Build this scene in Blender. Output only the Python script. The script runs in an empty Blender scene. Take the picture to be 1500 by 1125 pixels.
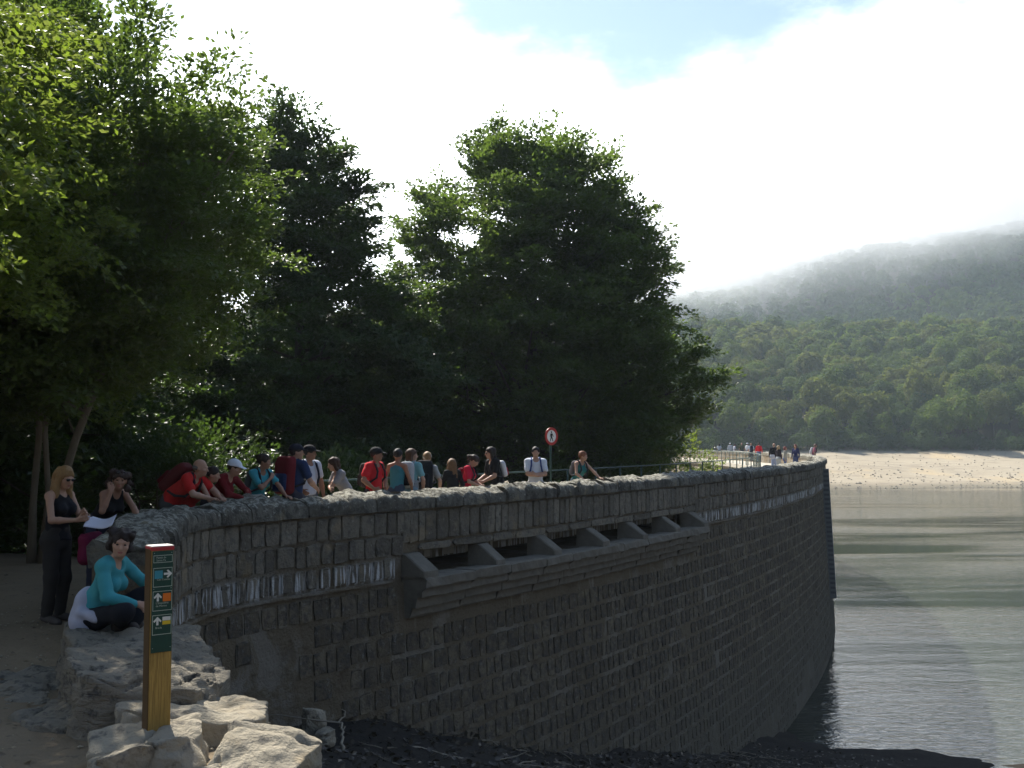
import bpy, math, random
import numpy as np
from mathutils import Vector, Matrix, Euler

random.seed(7)
RNG = np.random.default_rng(7)
scene = bpy.context.scene
COL = scene.collection
R = math.radians

# ------------------------------------------------------------------ camera
EYE = 1.81                     # metres above the dam walkway (z = 0)
cam_data = bpy.data.cameras.new("camera")
cam_data.sensor_width = 36.0
cam_data.lens = 36.0
cam_data.clip_start = 0.05
cam_data.clip_end = 20000
cam = bpy.data.objects.new("camera", cam_data)
COL.objects.link(cam)
cam.location = (0, 0, EYE)
cam.rotation_euler = (R(90 + 3.28), 0, 0)
scene.camera = cam

# ------------------------------------------------------------------ light
SUN_EL, SUN_AZ = R(46), R(-28)            # azimuth from +Y, negative = to the left
SUN_DIR = Vector((math.sin(SUN_AZ) * math.cos(SUN_EL), math.cos(SUN_AZ) * math.cos(SUN_EL), math.sin(SUN_EL)))
sun_data = bpy.data.lights.new("sun", 'SUN')
sun_data.energy = 5.0
sun_data.angle = R(0.5)
sun_data.color = (1.0, 0.95, 0.86)
sun = bpy.data.objects.new("sun", sun_data)
COL.objects.link(sun)
sun.rotation_euler = (-SUN_DIR).to_track_quat('-Z', 'Y').to_euler()

world = bpy.data.worlds.new("World")
scene.world = world
world.use_nodes = True
wn, wl = world.node_tree.nodes, world.node_tree.links
wn.clear()
w_out = wn.new('ShaderNodeOutputWorld')
sky = wn.new('ShaderNodeTexSky')
sky.sky_type = 'NISHITA'
sky.sun_disc = False
sky.sun_elevation = SUN_EL
sky.sun_rotation = SUN_AZ
sky.altitude = 1100
sky.dust_density = 0.8
bg_sky = wn.new('ShaderNodeBackground')
bg_sky.inputs[1].default_value = 0.095
wl.new(sky.outputs[0], bg_sky.inputs[0])


def wmath(op, a, b=None, c=None):
    n = wn.new('ShaderNodeMath')
    n.operation = op
    for i, v in enumerate((a, b, c)):
        if v is None:
            continue
        if isinstance(v, (int, float)):
            n.inputs[i].default_value = v
        else:
            wl.new(v, n.inputs[i])
    return n.outputs[0]


tc = wn.new('ShaderNodeTexCoord')
sep = wn.new('ShaderNodeSeparateXYZ')
wl.new(tc.outputs['Generated'], sep.inputs[0])
mp = wn.new('ShaderNodeMapping')
mp.inputs['Scale'].default_value = (1.0, 1.0, 2.2)
wl.new(tc.outputs['Generated'], mp.inputs[0])
nz = wn.new('ShaderNodeTexNoise')
nz.inputs['Scale'].default_value = 3.1
nz.inputs['Detail'].default_value = 9
nz.inputs['Roughness'].default_value = 0.6
wl.new(mp.outputs[0], nz.inputs['Vector'])
# a bank of cloud lies low all round and breaks up higher: cover = noise + height term
cover = wmath('ADD', wmath('MULTIPLY', wmath('SUBTRACT', nz.outputs[0], 0.5), 1.15),
              wmath('MULTIPLY', wmath('SUBTRACT', 0.325, sep.outputs[2]), 3.4))
mask = wn.new('ShaderNodeMapRange')
mask.interpolation_type = 'SMOOTHSTEP'
mask.inputs[1].default_value = -0.30
mask.inputs[2].default_value = 0.16
wl.new(cover, mask.inputs[0])
# sunlit cloud scatters forward: brightest towards the sun, dim behind the viewer
dotn = wn.new('ShaderNodeVectorMath')
dotn.operation = 'DOT_PRODUCT'
dotn.inputs[1].default_value = SUN_DIR
wl.new(tc.outputs['Generated'], dotn.inputs[0])
fw = wn.new('ShaderNodeMapRange')
fw.interpolation_type = 'SMOOTHSTEP'
fw.inputs[1].default_value = 0.08
fw.inputs[2].default_value = 0.95
fw.inputs[3].default_value = 0.04
fw.inputs[4].default_value = 2.7
wl.new(dotn.outputs['Value'], fw.inputs[0])
bg_cloud = wn.new('ShaderNodeBackground')
bg_cloud.inputs[0].default_value = (0.96, 0.985, 1.0, 1)
wl.new(fw.outputs[0], bg_cloud.inputs[1])
mixw = wn.new('ShaderNodeMixShader')
wl.new(mask.outputs[0], mixw.inputs[0])
wl.new(bg_sky.outputs[0], mixw.inputs[1])
wl.new(bg_cloud.outputs[0], mixw.inputs[2])
wl.new(mixw.outputs[0], w_out.inputs[0])

scene.view_settings.view_transform = 'Standard'
scene.view_settings.look = 'None'
scene.view_settings.gamma = 1.0
scene.view_settings.use_curve_mapping = False
scene.view_settings.exposure = 0.95
scene.render.engine = 'CYCLES'
scene.cycles.use_denoising = True
scene.cycles.max_bounces = 8
scene.cycles.transmission_bounces = 6
scene.cycles.transparent_max_bounces = 8
scene.cycles.volume_bounces = 3

# ------------------------------------------------------------------ helpers


def smooth(a, b, x):
    t = np.clip((x - a) / (b - a), 0, 1)
    return t * t * (3 - 2 * t)


def tag(o, label=None, cat=None, group=None, kind=None):
    for k, v in (('label', label), ('category', cat), ('group', group), ('kind', kind)):
        if v:
            o[k] = v
    return o


def link(name, data, parent=None, mats=()):
    o = bpy.data.objects.new(name, data)
    COL.objects.link(o)
    if data is not None:
        for m in mats:
            data.materials.append(m)
    if parent is not None:
        o.parent = parent
    return o


def empty(name, loc=(0, 0, 0), rz=0.0):
    o = link(name, None)
    o.empty_display_size = 0.2
    o.location = loc
    o.rotation_euler = (0, 0, rz)
    return o


def mesh_np(name, V, F, smooth_shade=False, mat_idx=None):
    """mesh from an (n,3) array and an (m,3|4) index array"""
    me = bpy.data.meshes.new(name)
    V = np.asarray(V, dtype=np.float32).reshape(-1, 3)
    F = np.asarray(F, dtype=np.int32)
    k = F.shape[1]
    me.vertices.add(len(V))
    me.vertices.foreach_set('co', V.ravel())
    me.loops.add(F.size)
    me.loops.foreach_set('vertex_index', F.ravel())
    me.polygons.add(len(F))
    me.polygons.foreach_set('loop_start', np.arange(0, F.size, k, dtype=np.int32))
    if mat_idx is not None:
        me.polygons.foreach_set('material_index', np.asarray(mat_idx, dtype=np.int32))
    me.polygons.foreach_set('use_smooth', np.full(len(F), smooth_shade, dtype=bool))
    me.update(calc_edges=True)
    me.validate()
    return me


def join_np(chunks):
    Vs, Fs, n = [], [], 0
    for V, F in chunks:
        V = np.asarray(V, float).reshape(-1, 3)
        Vs.append(V)
        Fs.append(np.asarray(F, int) + n)
        n += len(V)
    return np.vstack(Vs), np.vstack(Fs)


def tube(pts, rad, n=6, cap=True):
    """tapered tube along a polyline -> quads"""
    P = np.asarray(pts, float)
    rad = np.broadcast_to(np.asarray(rad, float), (len(P),))
    T = np.gradient(P, axis=0)
    T /= np.linalg.norm(T, axis=1)[:, None] + 1e-9
    ref = np.array([0, 0, 1.0]) if abs(T[:, 2]).mean() < .8 else np.array([1.0, 0, 0])
    U = np.cross(T, ref)
    U /= np.linalg.norm(U, axis=1)[:, None] + 1e-9
    W = np.cross(T, U)
    a = np.arange(n) * 2 * np.pi / n
    V = P[:, None] + rad[:, None, None] * (np.cos(a)[None, :, None] * U[:, None] + np.sin(a)[None, :, None] * W[:, None])
    V = V.reshape(-1, 3)
    i = np.arange(len(P) - 1)[:, None] * n
    j = np.arange(n)[None]
    j2 = (j + 1) % n
    F = np.stack([i + j, i + j2, i + n + j2, i + n + j], -1).reshape(-1, 4)
    if cap:
        e0, e1 = len(V), len(V) + 1
        V = np.vstack([V, P[0], P[-1]])
        L = (len(P) - 1) * n
        jj = np.arange(0, n, 2)
        c0 = np.stack([np.full_like(jj, e0), (jj + 2) % n, (jj + 1) % n, jj], -1)
        c1 = np.stack([np.full_like(jj, e1), L + jj, L + (jj + 1) % n, L + (jj + 2) % n], -1)
        F = np.vstack([F, c0, c1])
    return V, F


BOXF = np.array([[0, 3, 2, 1], [4, 5, 6, 7], [0, 1, 5, 4], [1, 2, 6, 5], [2, 3, 7, 6], [3, 0, 4, 7]])


def box(c, h, rz=0.0):
    c, h = np.asarray(c, float), np.asarray(h, float)
    V = np.array([[-1, -1, -1], [1, -1, -1], [1, 1, -1], [-1, 1, -1], [-1, -1, 1], [1, -1, 1], [1, 1, 1], [-1, 1, 1]], float) * h
    if rz:
        ca, sa = math.cos(rz), math.sin(rz)
        V = V @ np.array([[ca, sa, 0], [-sa, ca, 0], [0, 0, 1]])
    return V + c, BOXF


_D = RNG.normal(size=(24, 3))
_D /= np.linalg.norm(_D, axis=1)[:, None]
_PH = RNG.uniform(0, 6.28, 24)


def wob(P, freq, octs=3):
    """cheap smooth noise, about -1..1"""
    P = np.asarray(P, float)
    out = np.zeros(P.shape[:-1])
    amp, tot = 1.0, 0
    for o in range(octs):
        for k in range(5):
            i = (o * 5 + k) % 24
            out = out + amp * np.sin(freq * (P @ _D[i]) * (1 + .23 * k) + _PH[i] + 1.7 * o)
        tot += amp * 2.0
        amp *= .5
        freq *= 2.03
    return out / tot


# ------------------------------------------------------------------ materials
class NT:
    def __init__(s, name):
        s.m = bpy.data.materials.new(name)
        s.m.use_nodes = True
        s.t = s.m.node_tree
        s.n, s.l = s.t.nodes, s.t.links
        s.bsdf = s.n['Principled BSDF']
        s.out = s.n['Material Output']
        s._pos = None

    def val(s, inp, v):
        if isinstance(v, (int, float)):
            inp.default_value = v
        elif isinstance(v, (tuple, list)):
            inp.default_value = v if len(v) == len(inp.default_value) else tuple(v) + (1,)
        else:
            s.l.new(v, inp)

    def pos(s, obj=False):
        if obj:
            return s.n.new('ShaderNodeTexCoord').outputs['Object']
        if s._pos is None:
            s._pos = s.n.new('ShaderNodeNewGeometry')
        return s._pos.outputs['Position']

    def noise(s, scale, detail=4, rough=.55, vec=None, stretch=None, dist=0):
        n = s.n.new('ShaderNodeTexNoise')
        n.inputs['Scale'].default_value = scale
        n.inputs['Detail'].default_value = detail
        n.inputs['Roughness'].default_value = rough
        n.inputs['Distortion'].default_value = dist
        v = vec if vec is not None else s.pos()
        if stretch:
            m = s.n.new('ShaderNodeMapping')
            m.inputs['Scale'].default_value = stretch
            s.l.new(v, m.inputs[0])
            v = m.outputs[0]
        s.l.new(v, n.inputs['Vector'])
        return n.outputs[0]

    def rng(s, x, a, b, c=0.0, d=1.0, smoothstep=True):
        n = s.n.new('ShaderNodeMapRange')
        if smoothstep:
            n.interpolation_type = 'SMOOTHSTEP'
        s.l.new(x, n.inputs[0])
        for i, v in enumerate((a, b, c, d)):
            n.inputs[i + 1].default_value = v
        return n.outputs[0]

    def math(s, op, a, b=0.0):
        n = s.n.new('ShaderNodeMath')
        n.operation = op
        s.val(n.inputs[0], a)
        s.val(n.inputs[1], b)
        return n.outputs[0]

    def mix(s, f, a, b):
        n = s.n.new('ShaderNodeMix')
        n.data_type = 'RGBA'
        s.val(n.inputs[0], f)
        s.val(n.inputs[6], a)
        s.val(n.inputs[7], b)
        return n.outputs[2]

    def sepz(s, comp=2):
        n = s.n.new('ShaderNodeSeparateXYZ')
        s.l.new(s.pos(), n.inputs[0])
        return n.outputs[comp]

    def attr(s, name):
        n = s.n.new('ShaderNodeAttribute')
        n.attribute_name = name
        return n.outputs['Fac']

    def island(s):
        """0..1, different for every loose piece and every object"""
        g = s.n.new('ShaderNodeNewGeometry')
        o = s.n.new('ShaderNodeObjectInfo')
        return s.math('FRACT', s.math('ADD', g.outputs['Random Per Island'], o.outputs['Random']))

    def bump(s, h, strength=.4, dist=.02):
        b = s.n.new('ShaderNodeBump')
        b.inputs['Strength'].default_value = strength
        b.inputs['Distance'].default_value = dist
        s.l.new(h, b.inputs['Height'])
        s.l.new(b.outputs[0], s.bsdf.inputs['Normal'])
        return b

    def color(s, c):
        s.val(s.bsdf.inputs['Base Color'], c)
        return s

    def rough(s, r, spec=.3):
        s.val(s.bsdf.inputs['Roughness'], r)
        s.bsdf.inputs['Specular IOR Level'].default_value = spec
        return s


def plain(name, c, rough=.7, spec=.3, var=.25, scale=14, bump=.15, bd=.01, metal=0, obj=True):
    """one base colour with fine tonal grain and relief"""
    t = NT(name)
    v = t.pos(obj)
    f = t.noise(scale, 5, .6, vec=v)
    dark = tuple(x * (1 - var) for x in c)
    lite = tuple(min(1, x * (1 + var)) for x in c)
    t.color(t.mix(f, dark, lite)).rough(rough, spec)
    t.bsdf.inputs['Metallic'].default_value = metal
    if bump:
        t.bump(t.noise(scale * 4, 4, .6, vec=v), bump, bd)
    return t.m


def leaf_mat(name, base, tip, trans=.45, tcol=None, rough=.42, spec=.5):
    t = NT(name)
    isl = t.island()
    big = t.noise(.9, 2)
    c = t.mix(isl, base, tip)
    oi = t.n.new('ShaderNodeObjectInfo')
    c = t.mix(t.math('MULTIPLY', oi.outputs['Random'], .6 if trans < .35 else .25), c, tuple(x * y_ for x, y_ in zip(base, (.55, .62, .7))))
    c = t.mix(t.rng(big, .35, .7, 0, .45), c, tuple(x * .72 for x in base))
    t.color(c).rough(rough, spec)
    tr = t.n.new('ShaderNodeBsdfTranslucent')
    t.val(tr.inputs[0], t.mix(isl, tuple(tcol or (tip[0] * 1.7, tip[1] * 2.0, tip[2] * .8)), tuple(x * 1.5 for x in tip)))
    mx = t.n.new('ShaderNodeMixShader')
    mx.inputs[0].default_value = trans
    t.l.new(t.bsdf.outputs[0], mx.inputs[1])
    t.l.new(tr.outputs[0], mx.inputs[2])
    t.l.new(mx.outputs[0], t.out.inputs[0])
    return t.m


def bark_mat(name, c):
    t = NT(name)
    f = t.noise(3, 6, .65, stretch=(4, 4, 1))
    t.color(t.mix(f, tuple(x * .55 for x in c), tuple(x * 1.4 for x in c))).rough(.9, .15)
    t.bump(t.noise(9, 5, .6, stretch=(4, 4, .6)), .5, .03)
    return t.m


M = {}
M['bark'] = bark_mat('beech_bark', (.085, .075, .06))
M['bark_pale'] = bark_mat('ash_bark', (.17, .145, .105))
M['leaf_ash'] = leaf_mat('leaf_near', (.048, .086, .02), (.098, .135, .032), .42)
M['leaf_beech'] = leaf_mat('leaf_beech', (.042, .080, .019), (.092, .128, .030), .45)
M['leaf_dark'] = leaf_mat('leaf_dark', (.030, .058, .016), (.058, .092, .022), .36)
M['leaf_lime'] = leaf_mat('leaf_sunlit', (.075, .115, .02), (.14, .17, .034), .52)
M['leaf_far'] = leaf_mat('leaf_far', (.064, .108, .024), (.115, .15, .036), .3, rough=.8, spec=.1)
M['leaf_far2'] = leaf_mat('leaf_far_olive', (.088, .112, .03), (.145, .155, .045), .3, rough=.8, spec=.1)
M['leaf_far3'] = leaf_mat('leaf_far_deep', (.042, .074, .026), (.075, .108, .034), .3, rough=.8, spec=.1)

# stone of the dam
t = NT('dam_stone')
isl = t.island()
base = t.mix(isl, (.125, .102, .07), (.215, .175, .118))
base = t.mix(t.rng(t.noise(7, 5, .7), .42, .62, 0, .8), base, (.075, .07, .062))
base = t.mix(t.rng(t.noise(11, 5, .7), .56, .7, 0, .6), base, (.30, .28, .24))
base = t.mix(t.rng(t.noise(1.6, 4, .7), .56, .74, 0, .55), base, (.30, .245, .15))
low = t.rng(t.sepz(), -3.4, -7.0, 0, .75)
base = t.mix(low, base, (.16, .142, .105))
t.color(base).rough(.92, .15)
t.bump(t.math('ADD', t.noise(28, 6, .7), t.math('MULTIPLY', t.noise(9, 4), 1.6)), .9, .035)
M['stone'] = t.m
t = NT('parapet_stone')
isl = t.island()
base = t.mix(isl, (.15, .13, .098), (.28, .245, .185))
base = t.mix(t.rng(t.noise(8, 5, .7), .44, .66, 0, .7), base, (.10, .093, .08))
base = t.mix(t.rng(t.noise(12, 5, .7), .57, .7, 0, .6), base, (.36, .34, .29))
base = t.mix(t.rng(t.noise(1.2, 3, .6), .58, .70, 0, .5), base, (.34, .26, .15))
band = t.math('MULTIPLY', t.rng(t.sepz(), -.52, -.42), t.rng(t.sepz(), -.12, -.24))
lime = t.math('MULTIPLY', band, t.rng(t.noise(13, 2, .5, stretch=(1, 1, .05)), .49, .57, 0, .9))
base = t.mix(lime, base, (.66, .65, .62))
t.color(base).rough(.92, .15)
t.bump(t.math('ADD', t.noise(28, 6, .7), t.math('MULTIPLY', t.noise(9, 4), 1.6)), .9, .035)
M['parapet'] = t.m

t = NT('dam_mortar')
z = t.sepz()
base = t.mix(t.noise(3.5, 5, .65), (.15, .118, .076), (.235, .188, .128))
band = t.math('MULTIPLY', t.rng(t.sepz(), -.52, -.42), t.rng(t.sepz(), -.12, -.24))
lime = t.math('MULTIPLY', band, t.rng(t.noise(13, 2, .5, stretch=(1, 1, .05)), .49, .57, 0, .9))
smear = t.rng(t.noise(.9, 6, .65, dist=.8), .48, .60)
base = t.mix(t.math('MULTIPLY', smear, .6), base, (.30, .275, .23))
base = t.mix(t.rng(t.noise(2.1, 6, .7), .54, .66, 0, .6), base, (.115, .09, .06))
base = t.mix(lime, base, (.66, .65, .62))
streak = t.rng(t.noise(4, 4, .6, stretch=(1, 1, .12)), .60, .74, 0, .35)
base = t.mix(streak, base, (.45, .42, .36))
base = t.mix(t.rng(z, -3.4, -7, 0, .7), base, (.17, .155, .12))
t.color(base).rough(.95, .1)
t.bump(t.math('ADD', t.noise(22, 6, .7), t.math('MULTIPLY', t.noise(3.2, 5, .6), 2.2)), .9, .06)
M['mortar'] = t.m

t = NT('coping_stone')
isl = t.island()
base = t.mix(isl, (.16, .148, .12), (.27, .25, .20))
base = t.mix(t.rng(t.noise(6, 6, .75), .42, .62, 0, .85), base, (.095, .09, .075))
base = t.mix(t.rng(t.noise(2.3, 5, .7), .55, .68, 0, .7), base, (.34, .29, .19))
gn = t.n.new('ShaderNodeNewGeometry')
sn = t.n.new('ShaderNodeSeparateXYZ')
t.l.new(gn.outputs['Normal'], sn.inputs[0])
lich_toplight = t.math('ADD', t.noise(13, 5, .7), t.math('MULTIPLY', sn.outputs[2], .16))      # lichen blotches by noise, plus sunlit brightening painted onto the upward faces
base = t.mix(t.rng(lich_toplight, .60, .72, 0, .85), base, (.50, .48, .40))
t.color(base).rough(.95, .1)
t.bump(t.math('ADD', t.noise(34, 6, .75), t.math('MULTIPLY', t.noise(9, 5, .65), 2.2)), 1.0, .045)
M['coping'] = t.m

M['ledge'] = plain('spillway_concrete', (.19, .17, .135), .95, .1, .4, 5, .6, .02, obj=False)
M['deck'] = plain('walkway_gravel', (.46, .42, .34), .95, .1, .25, 6, .4, .01, obj=False)
M['rail'] = plain('railing_green_paint', (.035, .075, .06), .5, .4, .2, 20, .05)
M['gauge'] = plain('gauge_grey', (.20, .205, .195), .7, .3, .2, 9, .1)
M['gauge_dark'] = plain('gauge_dark', (.12, .125, .12), .7, .3, .2, 9, .1)

# rocks of the bank
t = NT('bank_rock')
v = t.pos()
base = t.mix(t.noise(2.4, 6, .65), (.31, .265, .195), (.46, .41, .315))
base = t.mix(t.rng(t.noise(9, 6, .7), .52, .68), base, (.17, .155, .13))
base = t.mix(t.rng(t.noise(1.7, 3, .6), .55, .7, 0, .7), base, (.42, .31, .17))
t.color(base).rough(.93, .15)
t.bump(t.math('ADD', t.noise(26, 7, .7), t.math('MULTIPLY', t.noise(6, 5, .6, dist=.6), 2.5)), .8, .04)
M['rock'] = t.m
t = NT('ledge_rock')
base = t.mix(t.noise(2.4, 6, .65), (.19, .165, .125), (.34, .305, .24))
base = t.mix(t.rng(t.noise(9, 6, .7), .5, .66), base, (.10, .095, .085))
t.color(base).rough(.93, .15)
t.bump(t.math('ADD', t.noise(26, 7, .7), t.math('MULTIPLY', t.noise(5, 5, .6, stretch=(1, 1, 4), dist=.6), 3)), .8, .05)
M['rock_grey'] = t.m

# ground: zone attributes say where the path, the litter and the beach lie
t = NT('ground')
path = t.mix(t.noise(1.3, 6, .65), (.19, .145, .095), (.31, .245, .165))
path = t.mix(t.rng(t.noise(14, 4, .6), .60, .70, 0, .6), path, (.12, .10, .08))
lit = t.mix(t.noise(5, 6, .7), (.022, .02, .017), (.055, .048, .04))
lit = t.mix(t.rng(t.noise(40, 3, .6), .64, .72, 0, .6), lit, (.12, .10, .08))
wet = t.rng(t.sepz(), -8.15, -7.6)
lit = t.mix(t.math('MULTIPLY', wet, .25), lit, (.05, .048, .045))
sand = t.mix(t.noise(.09, 6, .65), (.32, .265, .19), (.455, .395, .295))
sand = t.mix(t.rng(t.noise(.35, 6, .7, stretch=(.35, 1, 1)), .50, .64, 0, .55), sand, (.25, .215, .165))
sand = t.mix(t.rng(t.noise(.05, 3, .6), .55, .68, 0, .55), sand, (.50, .38, .22))
sand = t.mix(t.rng(t.noise(1.4, 3, .6), .64, .70, 0, .6), sand, (.16, .14, .12))
sand = t.mix(t.rng(t.sepz(), -6.9, -8.1, 0, .8), sand, (.17, .15, .11))
wood = t.mix(t.noise(2, 5, .65), (.03, .028, .018), (.07, .06, .035))
c = t.mix(t.attr('path'), wood, path)
c = t.mix(t.attr('litter'), c, lit)
c = t.mix(t.attr('beach'), c, sand)
t.color(c).rough(.97, .08)
t.bump(t.math('ADD', t.noise(18, 7, .7), t.math('MULTIPLY', t.noise(3, 4), 1.5)), .7, .05)
M['ground'] = t.m

# water: greenish body, wind ripples in streaks with calmer lanes between
t = NT('water')
t.color((.034, .040, .030)).rough(.06, .5)
t.bsdf.inputs['IOR'].default_value = 1.33
rip = t.noise(3.6, 3, .6, stretch=(.55, 1.3, 1), dist=.4)
rip2 = t.noise(.9, 3, .6, stretch=(.6, 1.3, 1))
lane = t.rng(t.noise(.035, 3, .6, stretch=(.35, 1.6, 1), dist=.5), .40, .58, .18, 1.0)
h = t.math('MULTIPLY', t.math('ADD', t.math('MULTIPLY', rip, .75), t.math('MULTIPLY', rip2, .9)), lane)
t.bump(h, .55, .080)
M['water'] = t.m

# ------------------------------------------------------------------ plan of the dam (outer face, z = 0 level)
CX, CY, RO = -116.5, 98.0, 140.0
Z_TOP, WATER_Z = 0.95, -8.15


def circ(y, r=RO):
    return np.array([CX + math.sqrt(r * r - (y - CY) ** 2), y])


W0, W1 = np.array([-3.35, 9.55]), np.array([-4.05, 12.4])
B3 = circ(15.6)
td0 = (W1 - W0) / np.linalg.norm(W1 - W0)
sa = (CY - 15.6) / RO
td3 = np.array([sa, math.sqrt(1 - sa * sa)])
B1, B2 = W1 + 1.25 * td0, B3 - 1.35 * td3
pl = [W0 + (W1 - W0) * k / 8 for k in range(8)]
for k in range(14):
    u = k / 14
    pl.append((1 - u) ** 3 * W1 + 3 * u * (1 - u) ** 2 * B1 + 3 * u * u * (1 - u) * B2 + u ** 3 * B3)
a0, a1 = math.asin((15.6 - CY) / RO), math.asin((152 - CY) / RO)
for k in range(261):
    a = a0 + (a1 - a0) * k / 260
    pl.append(np.array([CX + RO * math.cos(a), CY + RO * math.sin(a)]))
PL = np.array(pl)
SL = np.concatenate([[0], np.cumsum(np.linalg.norm(np.diff(PL, axis=0), axis=1))])
S_END = SL[-1]
S_ARC = SL[22]                     # where the wing has turned into the arch
TG = np.gradient(PL, SL, axis=0)
TG /= np.linalg.norm(TG, axis=1)[:, None]


def path_at(s):
    s = np.asarray(s, float)
    x, y = np.interp(s, SL, PL[:, 0]), np.interp(s, SL, PL[:, 1])
    tx, ty = np.interp(s, SL, TG[:, 0]), np.interp(s, SL, TG[:, 1])
    n = np.hypot(tx, ty)
    return x, y, tx / n, ty / n


def batter(z):
    return np.maximum(0, -.5 - np.asarray(z, float)) * .05


def wpt(s, off, z, b=True):
    """point at arc length s, off metres outwards of the face, height z"""
    x, y, tx, ty = path_at(s)
    o = np.asarray(off, float) + (batter(z) if b else 0)
    return np.stack([x + ty * o, y - tx * o, np.broadcast_to(np.asarray(z, float), np.shape(x + o))], -1)


def s_at(px, off=0.0):
    """arc length where the bearing px/1500 of the photograph first meets the line off"""
    ss = np.linspace(0, S_END, 6000)
    p = wpt(ss, off, 0, False)
    q = p[:, 0] / p[:, 1] - (px - 750) / 1500
    k = np.where(np.diff(np.sign(q)) != 0)[0]
    k = k[ss[k] > 2.0] if len(k) and px > 260 else k
    return float(ss[k[0]]) if len(k) else 0.0


S_SP0, S_SP1 = s_at(590), s_at(1013)            # spillway range

# ------------------------------------------------------------------ terrain
XE_Y = [-25, -6, 0, 3, 5, 6, 7, 8.2, 9.5, 11, 12.4, 14, 15.6]
XE_X = [6, 2.2, .7, -.2, -1.0, -1.2, -1.7, -2.5, -3.4, -4.25, -4.85, -5.3, -5.5]


def shore_y(x):
    return 95 + 95 * smooth(8, 40, x) + 40 * smooth(35, 80, x) + 3 * np.sin(x / 17.) + 1.5 * np.sin(x / 5.3 + 1)


RIDGE_X = [-600, -200, 0, 100, 205, 300, 440, 500, 650, 800, 1400]
RIDGE_Z = [95, 98, 108, 124, 146, 166, 178, 192, 262, 310, 300]


def terrain(x, y, detail=True):
    x, y = np.asarray(x, float), np.asarray(y, float)
    r = np.hypot(x - CX, y - CY)
    dout = r - RO
    plateau = np.where(y < 9, .16 - .03 * np.clip(y, -4, 9), -.11 + .10 * smooth(11.2, 13.2, y))
    plateau = plateau + .16 * np.maximum(0, -x - 10) * smooth(-40, -8, x * 1.0) + .10 * np.maximum(0, -6 - y)
    hres = -3.4 + .95 * (-2.8 * np.tanh(x / 8) - .14 * (y - 16))
    hres = np.maximum(hres, -11.0)
    xe = np.interp(y, XE_Y, XE_X)
    e = np.where(y < 15.6, x - xe, dout + 2.2)
    w = smooth(-.05, 1.5, e)
    hd = -.12 - 7.0 * smooth(15, 42, y + .35 * (x + 4)) * smooth(-70, -12, x)
    hd = hd + .22 * np.maximum(0, -x - 22)
    # the valley side starts beyond the walkway's inner edge
    left = np.where(y < 13, plateau, plateau * (1 - smooth(13, 17, y)) + np.minimum(hd, -.12 + .22 * np.maximum(0, -x - 22)) * smooth(13, 17, y))
    tt = y - shore_y(x)
    ramp = np.where(tt < 55, WATER_Z + .143 * tt, WATER_Z + .143 * 55 + .25 * (np.minimum(tt, 235) - 55))
    ramp = ramp - .10 * np.clip(tt - 235, 0, 110)
    rid = np.interp(x, RIDGE_X, RIDGE_Z)
    mt = smooth(430, 1010, y) ** 1.15
    ramp = ramp + np.maximum(0, rid - 22) * mt
    ramp = np.where(y > 1010, ramp - .12 * (y - 1010), ramp)
    ramp = np.maximum(ramp, -12)
    if detail:
        P = np.stack([x, y, 0 * x], -1)
        hill = smooth(300, 480, y)
        ramp = ramp + hill * (5 * wob(P, .02, 2) + 9 * wob(P, .0075, 2) * smooth(500, 800, y))
        beach = smooth(-3, 12, tt) * (1 - smooth(60, 80, tt))
        ramp = ramp + beach * (.12 * wob(P * [.5, 1, 1], .15, 3))
        hres = hres + .16 * wob(P, .9, 3) + .05 * wob(P, 4.5, 2)
        left = left + .025 * wob(P, 2.1, 3) * smooth(60, 30, r * 0 + np.abs(y))
    res = np.maximum(hres, ramp)
    lf = np.maximum(left, np.where(y > 60, ramp, -99))
    return lf * (1 - w) + res * w


def axis(segs):
    out = [segs[0][0]]
    for a, b, st in segs:
        n = max(1, int(round((b - a) / st)))
        out += list(a + (b - a) * (np.arange(n) + 1) / n)
    return np.array(out)


GX = axis([(-1500, -300, 100), (-300, -60, 20), (-60, -12, 2.5), (-12, 13, .22), (13, 40, 1.0), (40, 190, 3.2), (190, 620, 12), (620, 1600, 80)])
GY = axis([(-1500, -200, 130), (-200, -25, 20), (-25, 3, 1.5), (3, 36, .25), (36, 150, 3.0), (150, 310, 2.4), (310, 560, 8), (560, 1100, 14), (1100, 2600, 100)])


def grid_mesh(name, gx, gy, mat, keep=None):
    X, Y = np.meshgrid(gx, gy)
    Z = terrain(X, Y)
    V = np.stack([X, Y, Z], -1).reshape(-1, 3)
    nx, ny = len(gx), len(gy)
    i = (np.arange(ny - 1)[:, None] * nx + np.arange(nx - 1)[None]).ravel()
    F = np.stack([i, i + 1, i + nx + 1, i + nx], -1)
    me = mesh_np(name, V, F, True)
    x, y, z = V.T
    r = np.hypot(x - CX, y - CY)
    e = np.where(y < 15.6, x - np.interp(y, XE_Y, XE_X), r - RO + 2.2)
    tt = y - shore_y(x)
    beach = smooth(-12, -4, tt) * (1 - smooth(50, 60, tt)) * (y > 60)
    litter = smooth(-.25, .25, e + .35 * wob(V, 1.5, 2)) * (y < 80)
    path = (1 - smooth(-.3, .3, e)) * (1 - smooth(15, 19, y + .25 * (x + 4))) * smooth(-26, -15, x)
    for nm, v in (('beach', beach), ('litter', litter), ('path', path)):
        me.attributes.new(nm, 'FLOAT', 'POINT').data.foreach_set('value', v.astype(np.float32))
    return link(name, me, None, [mat])


def split_at(arr, v):
    k = int(np.argmin(np.abs(arr - v)))
    return arr[:k + 1], arr[k:]


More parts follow.
